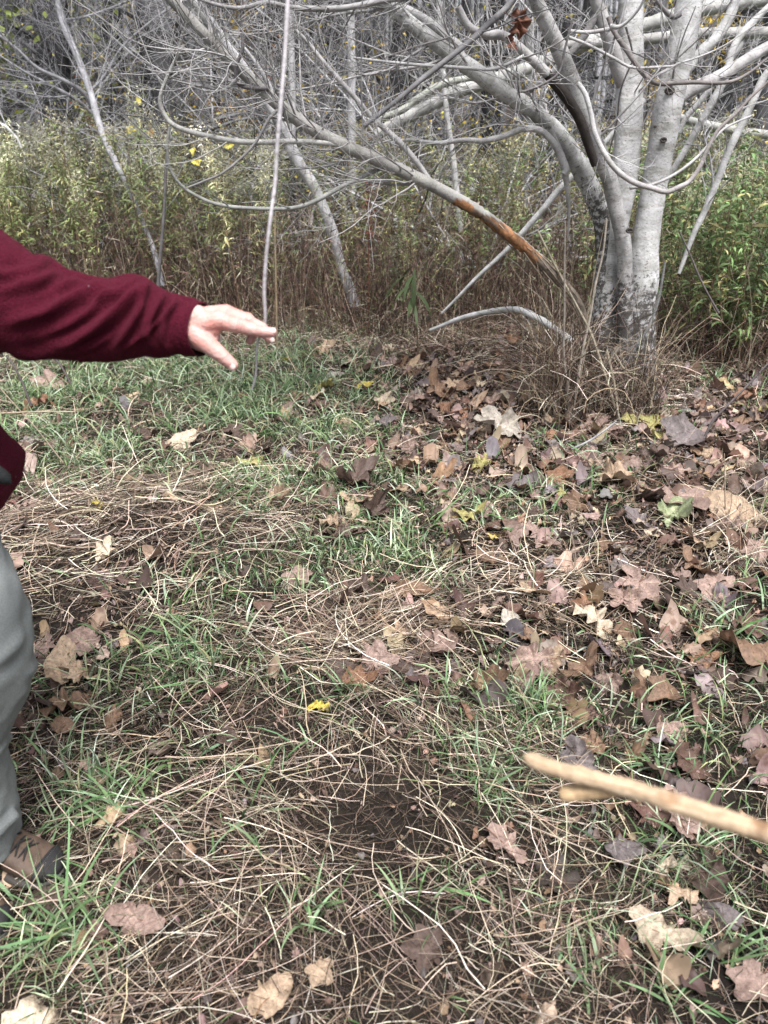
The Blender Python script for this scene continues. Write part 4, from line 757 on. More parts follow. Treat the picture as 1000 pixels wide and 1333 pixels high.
# ------------------------------------------------------------------ the wood behind
def do_woods():
    rs = np.random.default_rng(77)
    PT = dict(n=[14, 9, 6, 4], wander=[.02, .10, .14, .15], up=[.02, .03, .03, .02], taper=[.35, .25, .3, .5], sides=[8, 5, 3, 3], kids=[22, 6, 3], ang=[(.7, 1.4), (.5, 1.0), (.5, 1.)], ratio=[(.12, .30), (.3, .6), (.4, .7)], rr=[.22, .5, .6], rmin=.0022)
    PT['from'] = [.06, .2, .2]
    PS = dict(n=[9, 7, 5], wander=[.09, .13, .15], up=[-.02, -.02, 0], taper=[.25, .3, .5], sides=[5, 4, 3], kids=[7, 3], ang=[(.4, 1.0), (.5, 1.0)], ratio=[(.35, .8), (.35, .7)], rr=[.55, .65], rmin=.002)
    PS['from'] = [.15, .15]
    trees = []
    for i in range(6):
        T = Tubes(); tr = Tubes(); H = rs.uniform(9, 13); r0 = rs.uniform(.07, .15)
        lean = rs.normal(0, .06, 2); pts = cr([[0, 0, -.1], [lean[0]*2, lean[1]*2, H*.35], [lean[0]*4+.1, lean[1]*4, H*.7], [lean[0]*5, lean[1]*5, H]], 22); R = np.linspace(1, .25, 22)*r0
        tr.add(pts, R*(1+rs.normal(0, .03, 22)), (1, 1, 1), 9)
        tips = []
        for _ in range(26 if i % 2 else 16):
            f = rs.uniform(.05, .95); k = int(f*20); grow(T, pts[k], rvec(pts[k+1]-pts[k], rs.uniform(.7, 1.5), rs.uniform(0, 6.28)), rs.uniform(.5, 1.3), R[k]*.22+.004, 1, PT, rs, (1, 1, 1), tips)
        mt_, mb = tr.mesh('trunk', M['bark']), T.mesh('branches', M['twig'])
        lp = np.array([q[0][-1] for q in tips]); lp = np.repeat(lp, 5, 0)+rs.normal(0, .12, (len(lp)*5, 3)); m = len(lp); cc = tint(m, [(1, 1, 1)], .25)
        V = ribbons(lp, rs.uniform(0, 6.28, m), rs.uniform(.05, .11, m), rs.uniform(.03, .06, m), rs.uniform(-1, 1, m), rs.uniform(-1, 1, m), cc, cc, 2, None, rs.normal(0, 1, m), 0, 'lance')
        trees.append((mt_, mb, mesh('leaves', V[0], V[1], None, V[2], None, M['leafy'])))
    def tree(x, y, k, sc, col, lab, leaf=None, wide=1., group=None):
        root = obj('forest_tree', None, None, (x, y, float(gz(x, y))), (rs.normal(0, .04), rs.normal(0, .04), rs.uniform(0, 6.28)), (sc*wide, sc*wide, sc)); tag(root, lab, 'tree', group)
        obj('trunk', trees[k][0], root, color=col); obj('branches', trees[k][1], root, color=tuple(np.clip(np.array(col)*1.3+.02, 0, .6)))
        if leaf is not None: obj('foliage', trees[k][2], root, color=leaf)
    def xat(px, Y): return (px-500)/FPX*(Y*ct+.5*st)
    tree(xat(235, 9.3), 9.3, 1, 1., (.10, .097, .10), 'stout grey trunk rising behind the pale level branch at the left', wide=2.0)
    tree(xat(68, 10.5), 10.5, 3, 1., (.035, .033, .036), 'dark trunk among yellow green leaves at the top left', (.20, .24, .05), 1.6)
    tree(xat(140, 12.5), 12.5, 2, 1., (.04, .038, .04), 'dark trunk between the two left leaning stems', wide=1.6)
    tree(xat(415, 11), 11, 0, 1., (.03, .028, .03), 'dark crooked trunk left of the straight pale young trunk', wide=1.9)
    tree(xat(437, 12), 12, 4, 1., (.026, .026, .028), 'nearly black trunk just left of the straight pale young trunk', wide=1.7)
    tree(xat(270, 10), 10, 5, 1., (.2, .195, .2), 'thin grey trunk with yellow leaves right of the stout grey trunk', (.62, .42, .05), .8)
    tree(xat(335, 11), 11, 1, .9, (.08, .07, .07), 'grey trunk hung with golden leaves behind the hanging twig', (.66, .46, .05), .8)
    tree(xat(302, 12), 12, 3, .8, (.18, .16, .15), 'small tree covered in orange yellow leaves at the left', (.62, .34, .06), .9)
    tree(xat(5, 11), 11, 5, .9, (.2, .2, .2), 'lime leaved tree at the top left corner', (.42, .46, .12), .9)
    tree(xat(100, 18), 18, 1, .9, (.12, .12, .12), 'green leaved tree between the dark trunks at the left', (.18, .22, .07), .9)
    tree(xat(690, 11.5), 11.5, 2, .8, (.2, .2, .2), 'grey tree with scattered yellow leaves behind the snapped limb', (.6, .42, .06), .8)
    tree(xat(905, 11), 11, 4, .8, (.2, .19, .2), 'tree with yellow leaves behind the white dead branches', (.6, .42, .06), .8)
    tree(xat(160, 16), 16, 4, .7, (.2, .19, .2), 'low tree with green yellow leaves behind the left leaning stem', (.36, .34, .08), .9)
    tree(xat(760, 17), 17, 0, .8, (.2, .19, .2), 'tree with yellow leaves seen between the forked stems', (.55, .42, .07), .8)
    for i, (px, Y, k, lab) in enumerate([(22, 12, 2, 'dark trunk near the left edge behind the lime leaves'), (98, 13, 4, 'dark trunk just left of the lilac grey leaning tree'), (182, 11.5, 0, 'dark trunk left of the stout grey trunk'), (305, 10.5, 2, 'dark trunk rising over the middle of the bent limb'), (372, 12.5, 5, 'slim dark trunk right behind the hanging twig'), (398, 10.2, 3, 'black leaning trunk left of the straight pale young trunk'), (500, 12, 0, 'dark trunk right of the straight pale young trunk'),
                                       (548, 14, 4, 'dark trunk left of the crooked whitish sapling'), (640, 12, 2, 'dark trunk behind the arching stem'), (735, 13, 5, 'dark trunk behind the leaning front stem'), (925, 12.5, 3, 'dark trunk behind the slanting white branches'), (985, 11, 1, 'dark trunk near the right edge behind the white branches')]):
        g = (.03, .05, .04, .07)[i % 4]; tree(xat(px, Y), Y, k, 1., (g, g*.97, g*1.02), lab, wide=1.5)
    cnt = 0; used = []
    while cnt < 74:
        Y = rs.uniform(12, 38); px = rs.uniform(-60, 1060); x = xat(px, Y)
        if any(abs(px-a) < 9 and abs(Y-b) < 8 for a, b in used): continue
        used.append((px, Y)); g = rs.choice([.025, .05, .09, .18, .32], p=[.34, .28, .16, .11, .11])*rs.uniform(.85, 1.15)*(1+.018*(Y-12)); side = 'left' if px < 333 else 'middle' if px < 667 else 'right'  # tone g pales with distance: haze painted into the trunk colour
        tone = 'dark' if g < .075 else 'mid grey' if g < .16 else 'pale grey'; dep = 'just behind the weeds' if Y < 20 else 'deep in the wood'
        tree(x, Y, int(rs.integers(6)), rs.uniform(.8, 1.15), (g, g*.985, g*1.03), f'{tone} slim bare tree {dep} at the {side}', None if rs.random() > .16 else (.66, .48, .08), rs.uniform(.6, 1.4), f'{tone} bare trees {dep} at the {side}'); cnt += 1
    # brush: arching bare shrubs
    shr = []
    for i in range(6):
        T = Tubes()
        for _ in range(7): grow(T, rs.normal(0, .12, 3)*[1, 1, 0], [rs.normal(0, .6), rs.normal(0, .6), 1], rs.uniform(1.8, 3.2), rs.uniform(.007, .017), 0, PS, rs, (1, 1, 1))
        sm = T.mesh('stems', M['twig']); V = np.zeros(len(sm.vertices)*3); sm.vertices.foreach_get('co', V); V = V.reshape(-1, 3); V = V[(V[:, 2] > .5)]
        LN = 480; lp = V[rs.integers(0, len(V), LN)]+rs.normal(0, .008, (LN, 3)); cc = tint(LN, [(1, 1, 1), (1, .9, .8), (.8, .95, .7)], .2)
        W_ = ribbons(lp, rs.uniform(0, 6.28, LN), rs.uniform(.025, .055, LN), rs.uniform(.018, .038, LN), rs.uniform(-1.2, .6, LN), rs.uniform(-1, 1, LN), cc, cc, 2, None, rs.normal(0, 1, LN), 0, 'lance')
        shr.append((sm, mesh('foliage', W_[0], W_[1], None, W_[2], None, M['leafy'])))
    def shrub(x, y, k, sc, g, lab, grp, tintc=(1, .98, 1.02), leaf=None):
        root = obj('bare_shrub', None, None, (x, y, float(gz(x, y))), (0, 0, rs.uniform(0, 6.28)), sc); tag(root, lab, 'shrub', grp); obj('stems', shr[k][0], root, color=(g*tintc[0], g*tintc[1], g*tintc[2]))
        if leaf is not None: obj('foliage', shr[k][1], root, color=leaf)
    for i in range(30):
        if i < 11: px = rs.uniform(-60, 300); Y = rs.uniform(9., 13)
        else: px = rs.uniform(-80, 1080); Y = rs.uniform(9.5, 22)
        g = rs.choice([.13, .22, .34, .46], p=[.52, .12, .06, .30]); side = 'left' if px < 333 else 'middle' if px < 667 else 'right'; mul = {.13: .45, .22: 1., .34: 1.2, .46: 1.25}[g]; tone = {.13: 'dark', .22: 'dull grey', .34: 'grey', .46: 'silvery'}[g]
        dep = 'close behind the weeds' if Y < 12 else 'farther back in the wood'
        shrub(xat(px, Y), Y, int(rs.integers(6)), rs.uniform(.8, 1.25), g*mul, f'{tone} arching bare shrub {dep} at the {side}', f'{tone} bare shrubs {dep} at the {side}')
    PA = dict(n=[12, 8, 6], wander=[.09, .12, .14], up=[-.035, -.02, 0], taper=[.3, .35, .5], sides=[5, 4, 3], kids=[7, 3], ang=[(.4, 1.0), (.5, 1.0)], ratio=[(.3, .65), (.3, .6)], rr=[.55, .7], rmin=.0024); arch = []
    for i in range(5):
        T = Tubes()
        for _ in range(5): grow(T, rs.normal(0, .08, 3)*[1, 1, 0], [rs.normal(0, 1.), rs.normal(0, .5), .9], rs.uniform(2.2, 3.6), rs.uniform(.010, .020), 0, PA, rs, (1, 1, 1))
        arch.append(T.mesh('stems', M['bark']))
    PX = [(-40, 9.6), (110, 10.), (300, 9.4), (400, 9.8), (520, 8.6), (640, 8.8), (760, 9.2), (900, 8.), (1030, 7.6)]
    for i, (px, Y) in enumerate(PX):
        g = (.52, .14, .56)[i % 3]; root = obj('bare_shrub', None, None, (xat(px, Y), Y, float(gz(xat(px, Y), Y))), (0, 0, rs.uniform(-.5, .5)+PI*(i % 2)), rs.uniform(.85, 1.15))
        side = 'left' if px < 333 else 'middle' if px < 667 else 'right'; tn = 'dark' if g < .3 else 'silvery'
        tag(root, f'{tn} wide arching shrub rising from the weeds at the {side}', 'shrub', f'{tn} wide arching shrubs in the weeds at the {side}'); obj('stems', arch[i % 5], root, color=(g, g*.99, g*1.02))
    YL, OR, LI = (.72, .54, .12), (.5, .28, .08), (.40, .44, .14)
    for px, Y, c, sc, lab in [(262, 9.6, YL, 1., 'yellow leaved shrub right of the stout grey trunk'), (300, 10.5, OR, 1.05, 'orange yellow shrub behind the arching bent limb'), (345, 9.8, YL, .9, 'golden leaved shrub behind the hanging twig'), (392, 10.5, YL, 1., 'yellow leaved shrub left of the straight pale young trunk'), (282, 12, YL, 1.2, 'taller yellow shrub deeper behind the bent limb'),
                              (10, 9.8, LI, 1.1, 'lime green leaved shrub at the top left corner'), (75, 11.5, (.3, .34, .1), 1.2, 'olive leaved shrub beside the dark trunk at the left'), (150, 12, LI, 1.1, 'thin yellow green shrub between the two left leaning stems'), (915, 9.5, YL, .95, 'yellow leaved shrub behind the white dead branches'), (700, 11, YL, 1., 'yellow flecked shrub behind the snapped limb'), (540, 12, (.5, .45, .12), 1.1, 'dull yellow shrub behind the crooked whitish sapling'), (245, 10, (.35, .12, .06), .8, 'rust leaved low shrub behind the level pale branch')]:
        shrub(xat(px, Y), Y, int(rs.integers(6)), sc, .16, lab, None, leaf=c)
    # the far wood
    T = Tubes(); N = 1300
    for i in range(N):
        Y = 22+75*rs.random()**.8; x = rs.uniform(-1, 1)*(Y*.62+2); g = rs.choice([.04, .08, .15, .38])*rs.uniform(.8, 1.2); z = float(gz(x, Y)); h = rs.uniform(5, 12); r0 = rs.uniform(.03, .13); l = rs.normal(0, .05*h, 2)
        P = cr([[x, Y, z-.1], [x+l[0]*.4+rs.normal(0, .1), Y, z+h*.5], [x+l[0], Y+l[1], z+h]], 6); T.add(P, np.linspace(r0, r0*.3, 6), (g, g, g*1.05), 5)
        for _ in range(3):
            k = rs.integers(0, 4); q = P[k]+(P[k+1]-P[k])*rs.random(); d = rs.normal(0, 1, 3)*[1, .6, .5]+[0, 0, .3]; L = rs.uniform(.8, 2.6)
            T.add(cr([q, q+d*L*.4, q+d*L*.75+[0, 0, rs.normal(0, .3)], q+d*L+[0, 0, rs.normal(0, .5)]], 6), np.linspace(.014, .005, 6)*rs.uniform(.6, 1.3), (g, g, g*1.05), 3)
    V, Q, c, B = T.data()
    tag(obj('distant_wood', mesh('distant_wood', V, Q, None, c, B, M['twig'])), 'crowded grey trunks and branches far back in the wood', 'wood', kind='stuff')
    m = 30000; Y = 16+70*rs.random(m); x = rs.uniform(-1, 1, m)*(Y*.62+2); z = gz(x, Y)+rs.random(m)**1.6*5; cl = noise(x*.25, Y*.25, 91)
    cc = tint(m, [(.12, .115, .13), (.07, .065, .065), (.50, .39, .10), (.18, .20, .07), (.035, .035, .035)], .25); k = rs.random(m) < cl*1.2; cc, x, Y, z = cc[k], x[k], Y[k], z[k]; m = len(x)
    V = ribbons(np.stack([x, Y, z], 1), rs.uniform(0, 6.28, m), rs.uniform(.12, .3, m), rs.uniform(.05, .12, m), rs.uniform(-1, 1, m), rs.uniform(-1, 1, m), cc, cc, 2, None, rs.normal(0, 1, m), 0, 'lance')
    tag(obj('distant_foliage', mesh('distant_foliage', V[0], V[1], None, V[2], None, M['leafy'])), 'faded leaves still hanging in the far wood', 'foliage', kind='stuff')
    m = 22000; Y = 7.5+35*rs.random(m)**1.3; x = rs.uniform(-1, 1, m)*(Y*.62+2); z = gz(x, Y)+rs.random(m)*.7; cc = tint(m, [(.14, .09, .065), (.22, .16, .11), (.07, .05, .04), (.10, .11, .05), (.26, .23, .2)], .25)
    V = ribbons(np.stack([x, Y, z], 1), rs.uniform(0, 6.28, m), rs.uniform(.08, .3, m), rs.uniform(.01, .04, m), rs.uniform(-1, 1.5, m), rs.uniform(-1, 1, m), cc, cc, 3, None, rs.normal(0, 1, m), 0, 'lance')
    tag(obj('forest_undergrowth', mesh('forest_undergrowth', V[0], V[1], None, V[2], None, M['leafy'])), 'brown and olive undergrowth on the floor of the wood', 'undergrowth', kind='stuff')
    # few bright yellow leaves on twigs
    for i, (px, py, Y) in enumerate([(167, 169, 8), (174, 167, 8), (251, 198, 7.6), (256, 210, 7.6), (195, 171, 8), (298, 190, 7.4), (180, 132, 8), (255, 212, 7.5)]):
        V, Q, Tt, c = leaf_mesh(200+i, i % 2 == 0, 24, 2, False); p = at(px, py, Y); lab = ['left one of a bright yellow pair of leaves hanging by the left leaning tree', 'right one of a bright yellow pair of leaves hanging by the left leaning tree', 'upper yellow leaf hanging under the level pale branch', 'lower yellow leaf hanging under the level pale branch', 'small orange leaf hanging right of the yellow pair', 'pale yellow leaf hanging behind the level branch', 'faint yellow leaf high beside the left leaning tree', 'yellow leaf hanging lowest near the dark sapling'][i]
        tag(obj('hanging_leaf', mesh('hanging_leaf', V, Q, Tt, c, None, M['leaf']), None, p, (1.2, rs.normal(0, .5), rs.uniform(-.6, .6)), .05, (.62, .53, .10) if i != 4 else (.65, .33, .1)), lab, 'leaf', 'yellow leaves still hanging on the twigs')

# ------------------------------------------------------------------ the person at the left
def capsule(t, a, ra, b, rb_, k=16):
    a = np.array(a, float); b = np.array(b, float); d = (b-a); L = np.linalg.norm(d); d = d/max(L, 1e-6); P, R = [], []
    for q in np.linspace(PI/2, 0, 6): P.append(a-d*ra*math.sin(q)); R.append(max(ra*math.cos(q), 1e-4))
    for q in np.linspace(0, PI/2, 6): P.append(b+d*rb_*math.sin(q)); R.append(max(rb_*math.cos(q), 1e-4))
    t.add(P, R, (1, 1, 1), k)
def remeshed(t, voxel, smooth, name):
    V, Q, c, B = t.data(); me = mesh(name, V, Q); o = bpy.data.objects.new(name, me); C.objects.link(o)
    m = o.modifiers.new('r', 'REMESH'); m.mode = 'VOXEL'; m.voxel_size = voxel
    s = o.modifiers.new('s', 'SMOOTH'); s.iterations = smooth; s.factor = .5
    ev = o.evaluated_get(bpy.context.evaluated_depsgraph_get()); m2 = ev.to_mesh()
    V = np.zeros(len(m2.vertices)*3); m2.vertices.foreach_get('co', V); F = [tuple(p.vertices) for p in m2.polygons]; ev.to_mesh_clear()
    bpy.data.objects.remove(o); Qf = [f for f in F if len(f) == 4]; Tf = [f for f in F if len(f) == 3]
    return V.reshape(-1, 3), np.array(Qf).reshape(-1, 4), np.array(Tf).reshape(-1, 3)
HY = 1.33
def ellipse_tube(secs, k=48):
    """secs: centre, half-width vector, half-height vector"""
    ph = np.linspace(0, 2*PI, k, endpoint=False); V = np.stack([np.array(c)+np.outer(np.cos(ph), a)+np.outer(np.sin(ph), b) for c, a, b in secs]); n = len(secs); idx = np.arange(n*k).reshape(n, k)
    Q = np.stack([idx[:-1], np.roll(idx[:-1], -1, 1), np.roll(idx[1:], -1, 1), idx[1:]], -1).reshape(-1, 4); return V, Q
def do_person():
    H = lambda px, py, dy=0.: at(px, py, HY+dy)
    t = Tubes(); wr = H(238, 425, .012)
    capsule(t, H(120, 412, .02), .042, H(222, 424, .012), .033); 
    for dy, dz, r1, r2 in ((-.001, -6, .025, .022), (.018, 2, .026, .022), (.004, 10, .022, .019)): capsule(t, H(218, 424+dz*.5, dy), r1, H(256, 420+dz, dy), r2)
    mcp = {'index': H(287, 417, -.012), 'middle': H(293, 409, .010), 'ring': H(295, 407, .030), 'little': H(292, 409, .048)}
    palm0 = {'index': H(246, 425, -.006), 'middle': H(248, 417, .008), 'ring': H(248, 416, .022), 'little': H(247, 420, .034)}
    for k in mcp: capsule(t, palm0[k], .0205, mcp[k], {'index': .0158, 'middle': .0150, 'ring': .014, 'little': .0128}[k])
    capsule(t, palm0['index']-[0, 0, .012], .018, mcp['index']-[0, -.01, .010], .010)
    capsule(t, palm0['ring']-[0, 0, .010], .018, mcp['ring']-[0, 0, .010], .011)
    fin = {'index': [(mcp['index'], .0132), (H(313, 425, -.016), .0107), (H(337, 431, -.016), .0092), (H(354, 433, -.014), .0078)],
           'middle': [(mcp['middle'], .0130), (H(322, 419, .010), .0108), (H(342, 428, .012), .0093), (H(350, 441, .010), .0077)],
           'ring': [(mcp['ring'], .0122), (H(321, 416, .036), .0100), (H(331, 428, .036), .0086), (H(326, 443, .030), .0073)],
           'little': [(mcp['little'], .0108), (H(314, 414, .058), .0085), (H(326, 423, .062), .0075), (H(330, 434, .060), .0064)],
           'thumb': [(H(254, 434, -.014), .0185), (H(273, 450, -.026), .0140), (H(291, 465, -.032), .0112), (H(303, 475, -.034), .0088)]}
    fin = {k: [(p, r*(1.1 if k != 'thumb' else 1.1)) for p, r in L] for k, L in fin.items()}
    for k, L in fin.items():
        for (a, ra), (b, rb_) in zip(L[:-1], L[1:]): capsule(t, a, ra, b, rb_)
        if k != 'thumb': capsule(t, L[1][0]+[0, 0, .001], L[1][1]*1.04, L[1][0]+[.002, 0, .001], L[1][1]*1.04)
    capsule(t, H(240, 431, -.002), .023, H(268, 446, -.018), .017); capsule(t, H(250, 430, -.004), .023, H(279, 427, -.010), .014)
    capsule(t, H(252, 438, -.010), .017, H(280, 438, -.010), .0085)      # web between thumb and index
    V1, Q1, T1 = remeshed(t, .0016, 5, 'hand')
    # the rest of the body, coarse: mostly under clothes
    t = Tubes(); Cx, Cy = -1.00, 1.42; f = np.array([.45, -.893]); s = np.array([.893, .45])   # facing, his left
    def B(a, b, z): return np.array([Cx+s[0]*a+f[0]*b, Cy+s[1]*a+f[1]*b, z])
    shL, shR = B(.19, 0, 1.40), B(-.19, .0, 1.40); elb = H(20, 392, .03); hipL, hipR = B(.09, .0, .92), B(-.09, 0, .92)
    capsule(t, B(0, 0, .98), .14, B(0, .0, 1.30), .155); capsule(t, B(-.08, 0, 1.32), .10, B(.08, 0, 1.32), .10); capsule(t, B(-.06, 0, .95), .12, B(.06, 0, .95), .12)
    capsule(t, shL, .065, elb, .045); capsule(t, elb, .045, H(150, 415, .015), .036); capsule(t, B(0, 0, 1.40), .065, B(0, .01, 1.52), .055)
    elR = B(-.26, .02, 1.12); haR = B(-.25, .14, .92); capsule(t, shR, .065, elR, .045); capsule(t, elR, .042, haR, .027); capsule(t, haR, .03, haR+[0.01, -.02, -.07], .022)
    for i in range(4):
        q = haR+np.array([.012*i-.018, -.03, -.075]); capsule(t, q, .010, q+[0, -.015, -.045], .009); capsule(t, q+[0, -.015, -.045], .009, q+[0, -.002, -.085+.006*abs(i-1)], .0075)
    capsule(t, haR+[.02, -.02, -.02], .012, haR+[.045, -.05, -.06], .010)
    head = B(0, .03, 1.655); capsule(t, head+[0, 0, .02], .092, head+[0, 0, .035], .09); capsule(t, B(0, .06, 1.60), .062, B(0, .075, 1.575), .045)
    nose = B(0, .135, 1.635); capsule(t, B(0, .11, 1.665), .010, nose, .014)
    for sg in (-1, 1):
        e = B(sg*.088, .01, 1.64); capsule(t, e+[0, 0, -.02], .012, e+[0, 0, .02], .016)
    knL, anL = at(41, 860, 1.28)-[.088, 0, 0], at(20, 1075, 1.28)-[.085, 0, 0]; knR, anR = B(-.12, .05, .50), np.array([-1.0, 1.16, .09])
    capsule(t, hipL+[.02, -.03, 0], .075, knL, .052); mdl = at(4, 972, 1.28)-[.08, 0, 0]; capsule(t, knL, .052, mdl, .045); capsule(t, mdl, .045, anL, .038); capsule(t, hipR, .085, knR, .055); capsule(t, knR, .055, anR, .038)
    V2, Q2, T2 = remeshed(t, .009, 5, 'body'); V = np.vstack([V1, V2]); Q = np.vstack([Q1, Q2+len(V1)]); T = np.vstack([T1, T2+len(V1)]) if len(T1)+len(T2) else None
    col = np.tile([.56, .35, .31], (len(V), 1)); org = np.array([Cx, Cy, 0.])
    # redder knuckles and fingertips
    for k, L in fin.items():
        for (p, r), wgt in ((L[0], .5), (L[1], .45), (L[-1], .9)):
            d = np.exp(-(np.linalg.norm(V-p, axis=1)/(r*1.3))**2)*wgt; col *= 1-d[:, None]*np.array([.0, .22, .20])
    for k, L in fin.items():  # crease shade painted as thin dark bands across the knuckles
        for q in ((1, 2) if k != 'thumb' else (2,)):
            p = L[q][0]; ax = L[min(q+1, len(L)-1)][0]-L[q-1][0]; ax /= np.linalg.norm(ax); dv = V-p; al = dv@ax; rr_ = np.linalg.norm(dv-np.outer(al, ax), axis=1)
            for o_ in (-.0042, -.0008, .003): col *= 1-(np.exp(-((al-o_+.0006*np.sin(V[:, 1]*900))/.0008)**2)*(rr_ < L[q][1]*1.5)*(dv[:, 2] > -.004))[:, None]*np.array([.18, .32, .32])
    me = mesh('person', V-org, Q, T, col, None, M['skin']); root = obj('person', me, None, org)
    tag(root, 'person in burgundy fleece and grey jeans holding one arm out over the grass', 'person')
    # nails
    def nail(tip, prev, up, L, W_):
        d = tip-prev; d /= np.linalg.norm(d); up = np.array(up, float); up -= d*up.dot(d); up /= np.linalg.norm(up); sd = np.cross(d, up); g = np.linspace(-1, 1, 9); VV = []
        for a in g:
            for b in g:
                q = np.sqrt(max(0, 1-(abs(a)**3.2)))  # rounded plan
                VV.append(tip+d*(a*L*.5+.001)+sd*b*W_*.5*(.75+.25*q)*(1 if abs(a) < .9 else .8)+up*((-.18*b*b-.05*a*a)*W_))
        idx = np.arange(81).reshape(9, 9); Qn = np.stack([idx[:-1, :-1], idx[:-1, 1:], idx[1:, 1:], idx[1:, :-1]], -1).reshape(-1, 4)
        o = obj('fingernail', mesh('fingernail', np.array(VV)-org, Qn, None, np.tile([.76, .53, .49], (81, 1)), None, M['nail']), root); md = o.modifiers.new('s', 'SOLIDIFY'); md.thickness = .0008
    def tipn(k, up, off, L=.012, W_=.011):
        p, q = fin[k][-1][0], fin[k][-2][0]; up = np.array(up, float); up /= np.linalg.norm(up); nail(p+up*fin[k][-1][1]*off, q+up*fin[k][-1][1]*off, up, L, W_)
    tipn('index', (0.1, -.6, .8), 1.0); tipn('thumb', (-.3, -.9, -.1), 1.0, .014, .013); tipn('middle', (.75, -.6, .3), .98); tipn('ring', (.7, -.5, .3), .9, .010, .009)
    # sleeve
    st_ = [(-150, 392, 88), (-90, 388, 86), (-40, 382, 84), (0, 380, 79), (30, 394, 73), (50, 401, 67), (70, 403, 66), (90, 411, 58), (115, 415, 54), (150, 417, 52), (175, 414, 54), (190, 413, 52), (205, 417, 46), (222, 421, 40), (238, 424, 37), (250, 427.5, 35.5), (262, 429, 34)]
    n, k = 190, 96; A = cr(np.array([[a, b, c] for a, b, c in st_])*1., n); pxs, pys, hs_ = A[:, 0], A[:, 1], A[:, 2]; ph = np.linspace(0, 2*PI, k, endpoint=False)
    ridges = [([(200, 366), (170, 385), (140, 415), (100, 440), (55, 452)], 7, .0070), ([(128, 364), (100, 385), (60, 405), (10, 420)], 7, .0065), ([(150, 366), (130, 392), (95, 420), (50, 440)], 5, .0035), ([(215, 380), (200, 405), (190, 430), (195, 452)], 5, .0050), ([(232, 388), (216, 412), (212, 440), (218, 456)], 4, .0040),
              ([(190, 372), (182, 400), (165, 430), (150, 455)], 5, .0048), ([(80, 350), (60, 360), (30, 372), (0, 378)], 7, .006), ([(176, 362), (160, 374), (140, 384), (118, 392)], 4, .004), ([(60, 340), (40, 352), (15, 358), (-20, 360)], 6, .005), ([(100, 448), (60, 460), (20, 460)], 6, .004), ([(247, 396), (236, 420), (236, 440), (243, 458)], 2.5, .0022), ([(-30, 330), (-60, 380), (-70, 430)], 10, .006),
              ([(140, 440), (110, 455), (70, 462)], 4, .003), ([(228, 395), (205, 420), (180, 440), (150, 462)], 3.5, .003), ([(108, 358), (90, 368), (72, 374)], 5, .0045)]
    V = np.zeros((n, k, 3))
    for i in range(n):
        c = at(pxs[i], pys[i], HY+.005); dpt = depth(pxs[i], pys[i], HY+.012)/FPX; h = hs_[i]*dpt; wdt = h*.98
        vx = np.zeros(k); y = -np.cos(ph)*0
        yy = -np.sin(ph)*wdt; zz = np.cos(ph)*h
        lat = np.clip((pxs[i]-205)/50, 0, 1); xx = c[0]+yy*.34*lat+.0*zz
        V[i] = np.stack([xx, c[1]+yy, c[2]+zz*.99], 1)
    nrm = np.cross(np.gradient(V, axis=0), np.roll(V, -1, 1)-np.roll(V, 1, 1)); nrm /= np.linalg.norm(nrm, axis=2, keepdims=True)+1e-9
    ctr = V.mean(1, keepdims=True); sg = np.sign(((V-ctr)*nrm).sum(-1, keepdims=True)); nrm *= sg
    qx, qy = proj(V[..., 0], V[..., 1], V[..., 2]); D = np.zeros((n, k)); nearside = np.clip(.35+np.sin(ph), 0, 1)[None]
    for L, wd, amp in ridges:
        Lc = cr(np.array([[a, b, 0.] for a, b in L]), 40)[:, :2]; m = len(Lc); d = np.full((n, k), 1e9); tt = np.zeros((n, k))
        for j in range(m):
            dj = np.hypot(qx-Lc[j, 0], qy-Lc[j, 1]); u = dj < d; d = np.where(u, dj, d); tt = np.where(u, j/(m-1), tt)
        fade = np.sin(PI*np.clip(tt*.9+.08, 0, 1))**.6; D += amp*2.4*nearside*fade*(np.exp(-(d/wd)**2)-.28*np.exp(-((d-wd*1.9)/wd)**2))
    sarc = np.linspace(0, 1, n)[:, None]; D += .0022*(noise(sarc*26+0*ph, ph/PI*4+sarc*9, 14)-.5)*2+.004*(noise(sarc*9, ph/PI*3+sarc*5, 15)-.5)*2
    D *= np.clip((262-pxs)/14, .15, 1)[:, None]; D += .0028*np.exp(-((pxs-247)/4.5)**2)[:, None]*0
    hem = np.clip((pxs-240)/4, 0, 1)*.0016; D += hem[:, None]; V += nrm*D[..., None]
    ins = []
    for j, (sh, dx) in enumerate(((.97, .0015), (.93, .0), (.90, -.012), (.88, -.05))):
        c = V[-1].mean(0); ins.append(c+(V[-1]-c)*sh+[dx, 0, 0])
    V = np.concatenate([V, np.stack(ins)]); n2 = n+4; idx = np.arange(n2*k).reshape(n2, k)
    Q = np.stack([idx[:-1], np.roll(idx[:-1], -1, 1), np.roll(idx[1:], -1, 1), idx[1:]], -1).reshape(-1, 4)
    FC = np.array([.060, .007, .0155]); fcol = np.tile(FC, (n2*k, 1)); fcol[(n+1)*k:] = (.01, .01, .012)  # inner cuff rings coloured near black, shade of the opening painted in
    jk = obj('jacket', None, root, (0, 0, 0)); jk['label'] = 'burgundy fleece jacket'
    obj('sleeve', mesh('sleeve', V.reshape(-1, 3)-org, Q, None, fcol, None, M['fleece']), jk)
    fx = np.array([s[0], s[1], 0]); fy = np.array([f[0], f[1], 0]); secs = []
    for z, a, b, off in ((.855, .205, .155, .025), (.90, .232, .17, .03), (.945, .240, .175, .03), (1.0, .222, .165, .02), (1.08, .205, .155, .0), (1.2, .205, .155, 0), (1.32, .225, .15, 0), (1.40, .215, .125, 0), (1.45, .13, .095, 0), (1.48, .085, .08, .0), (1.53, .078, .075, .01)):
        secs.append((B(off, .0, z), fx*a, fy*b))
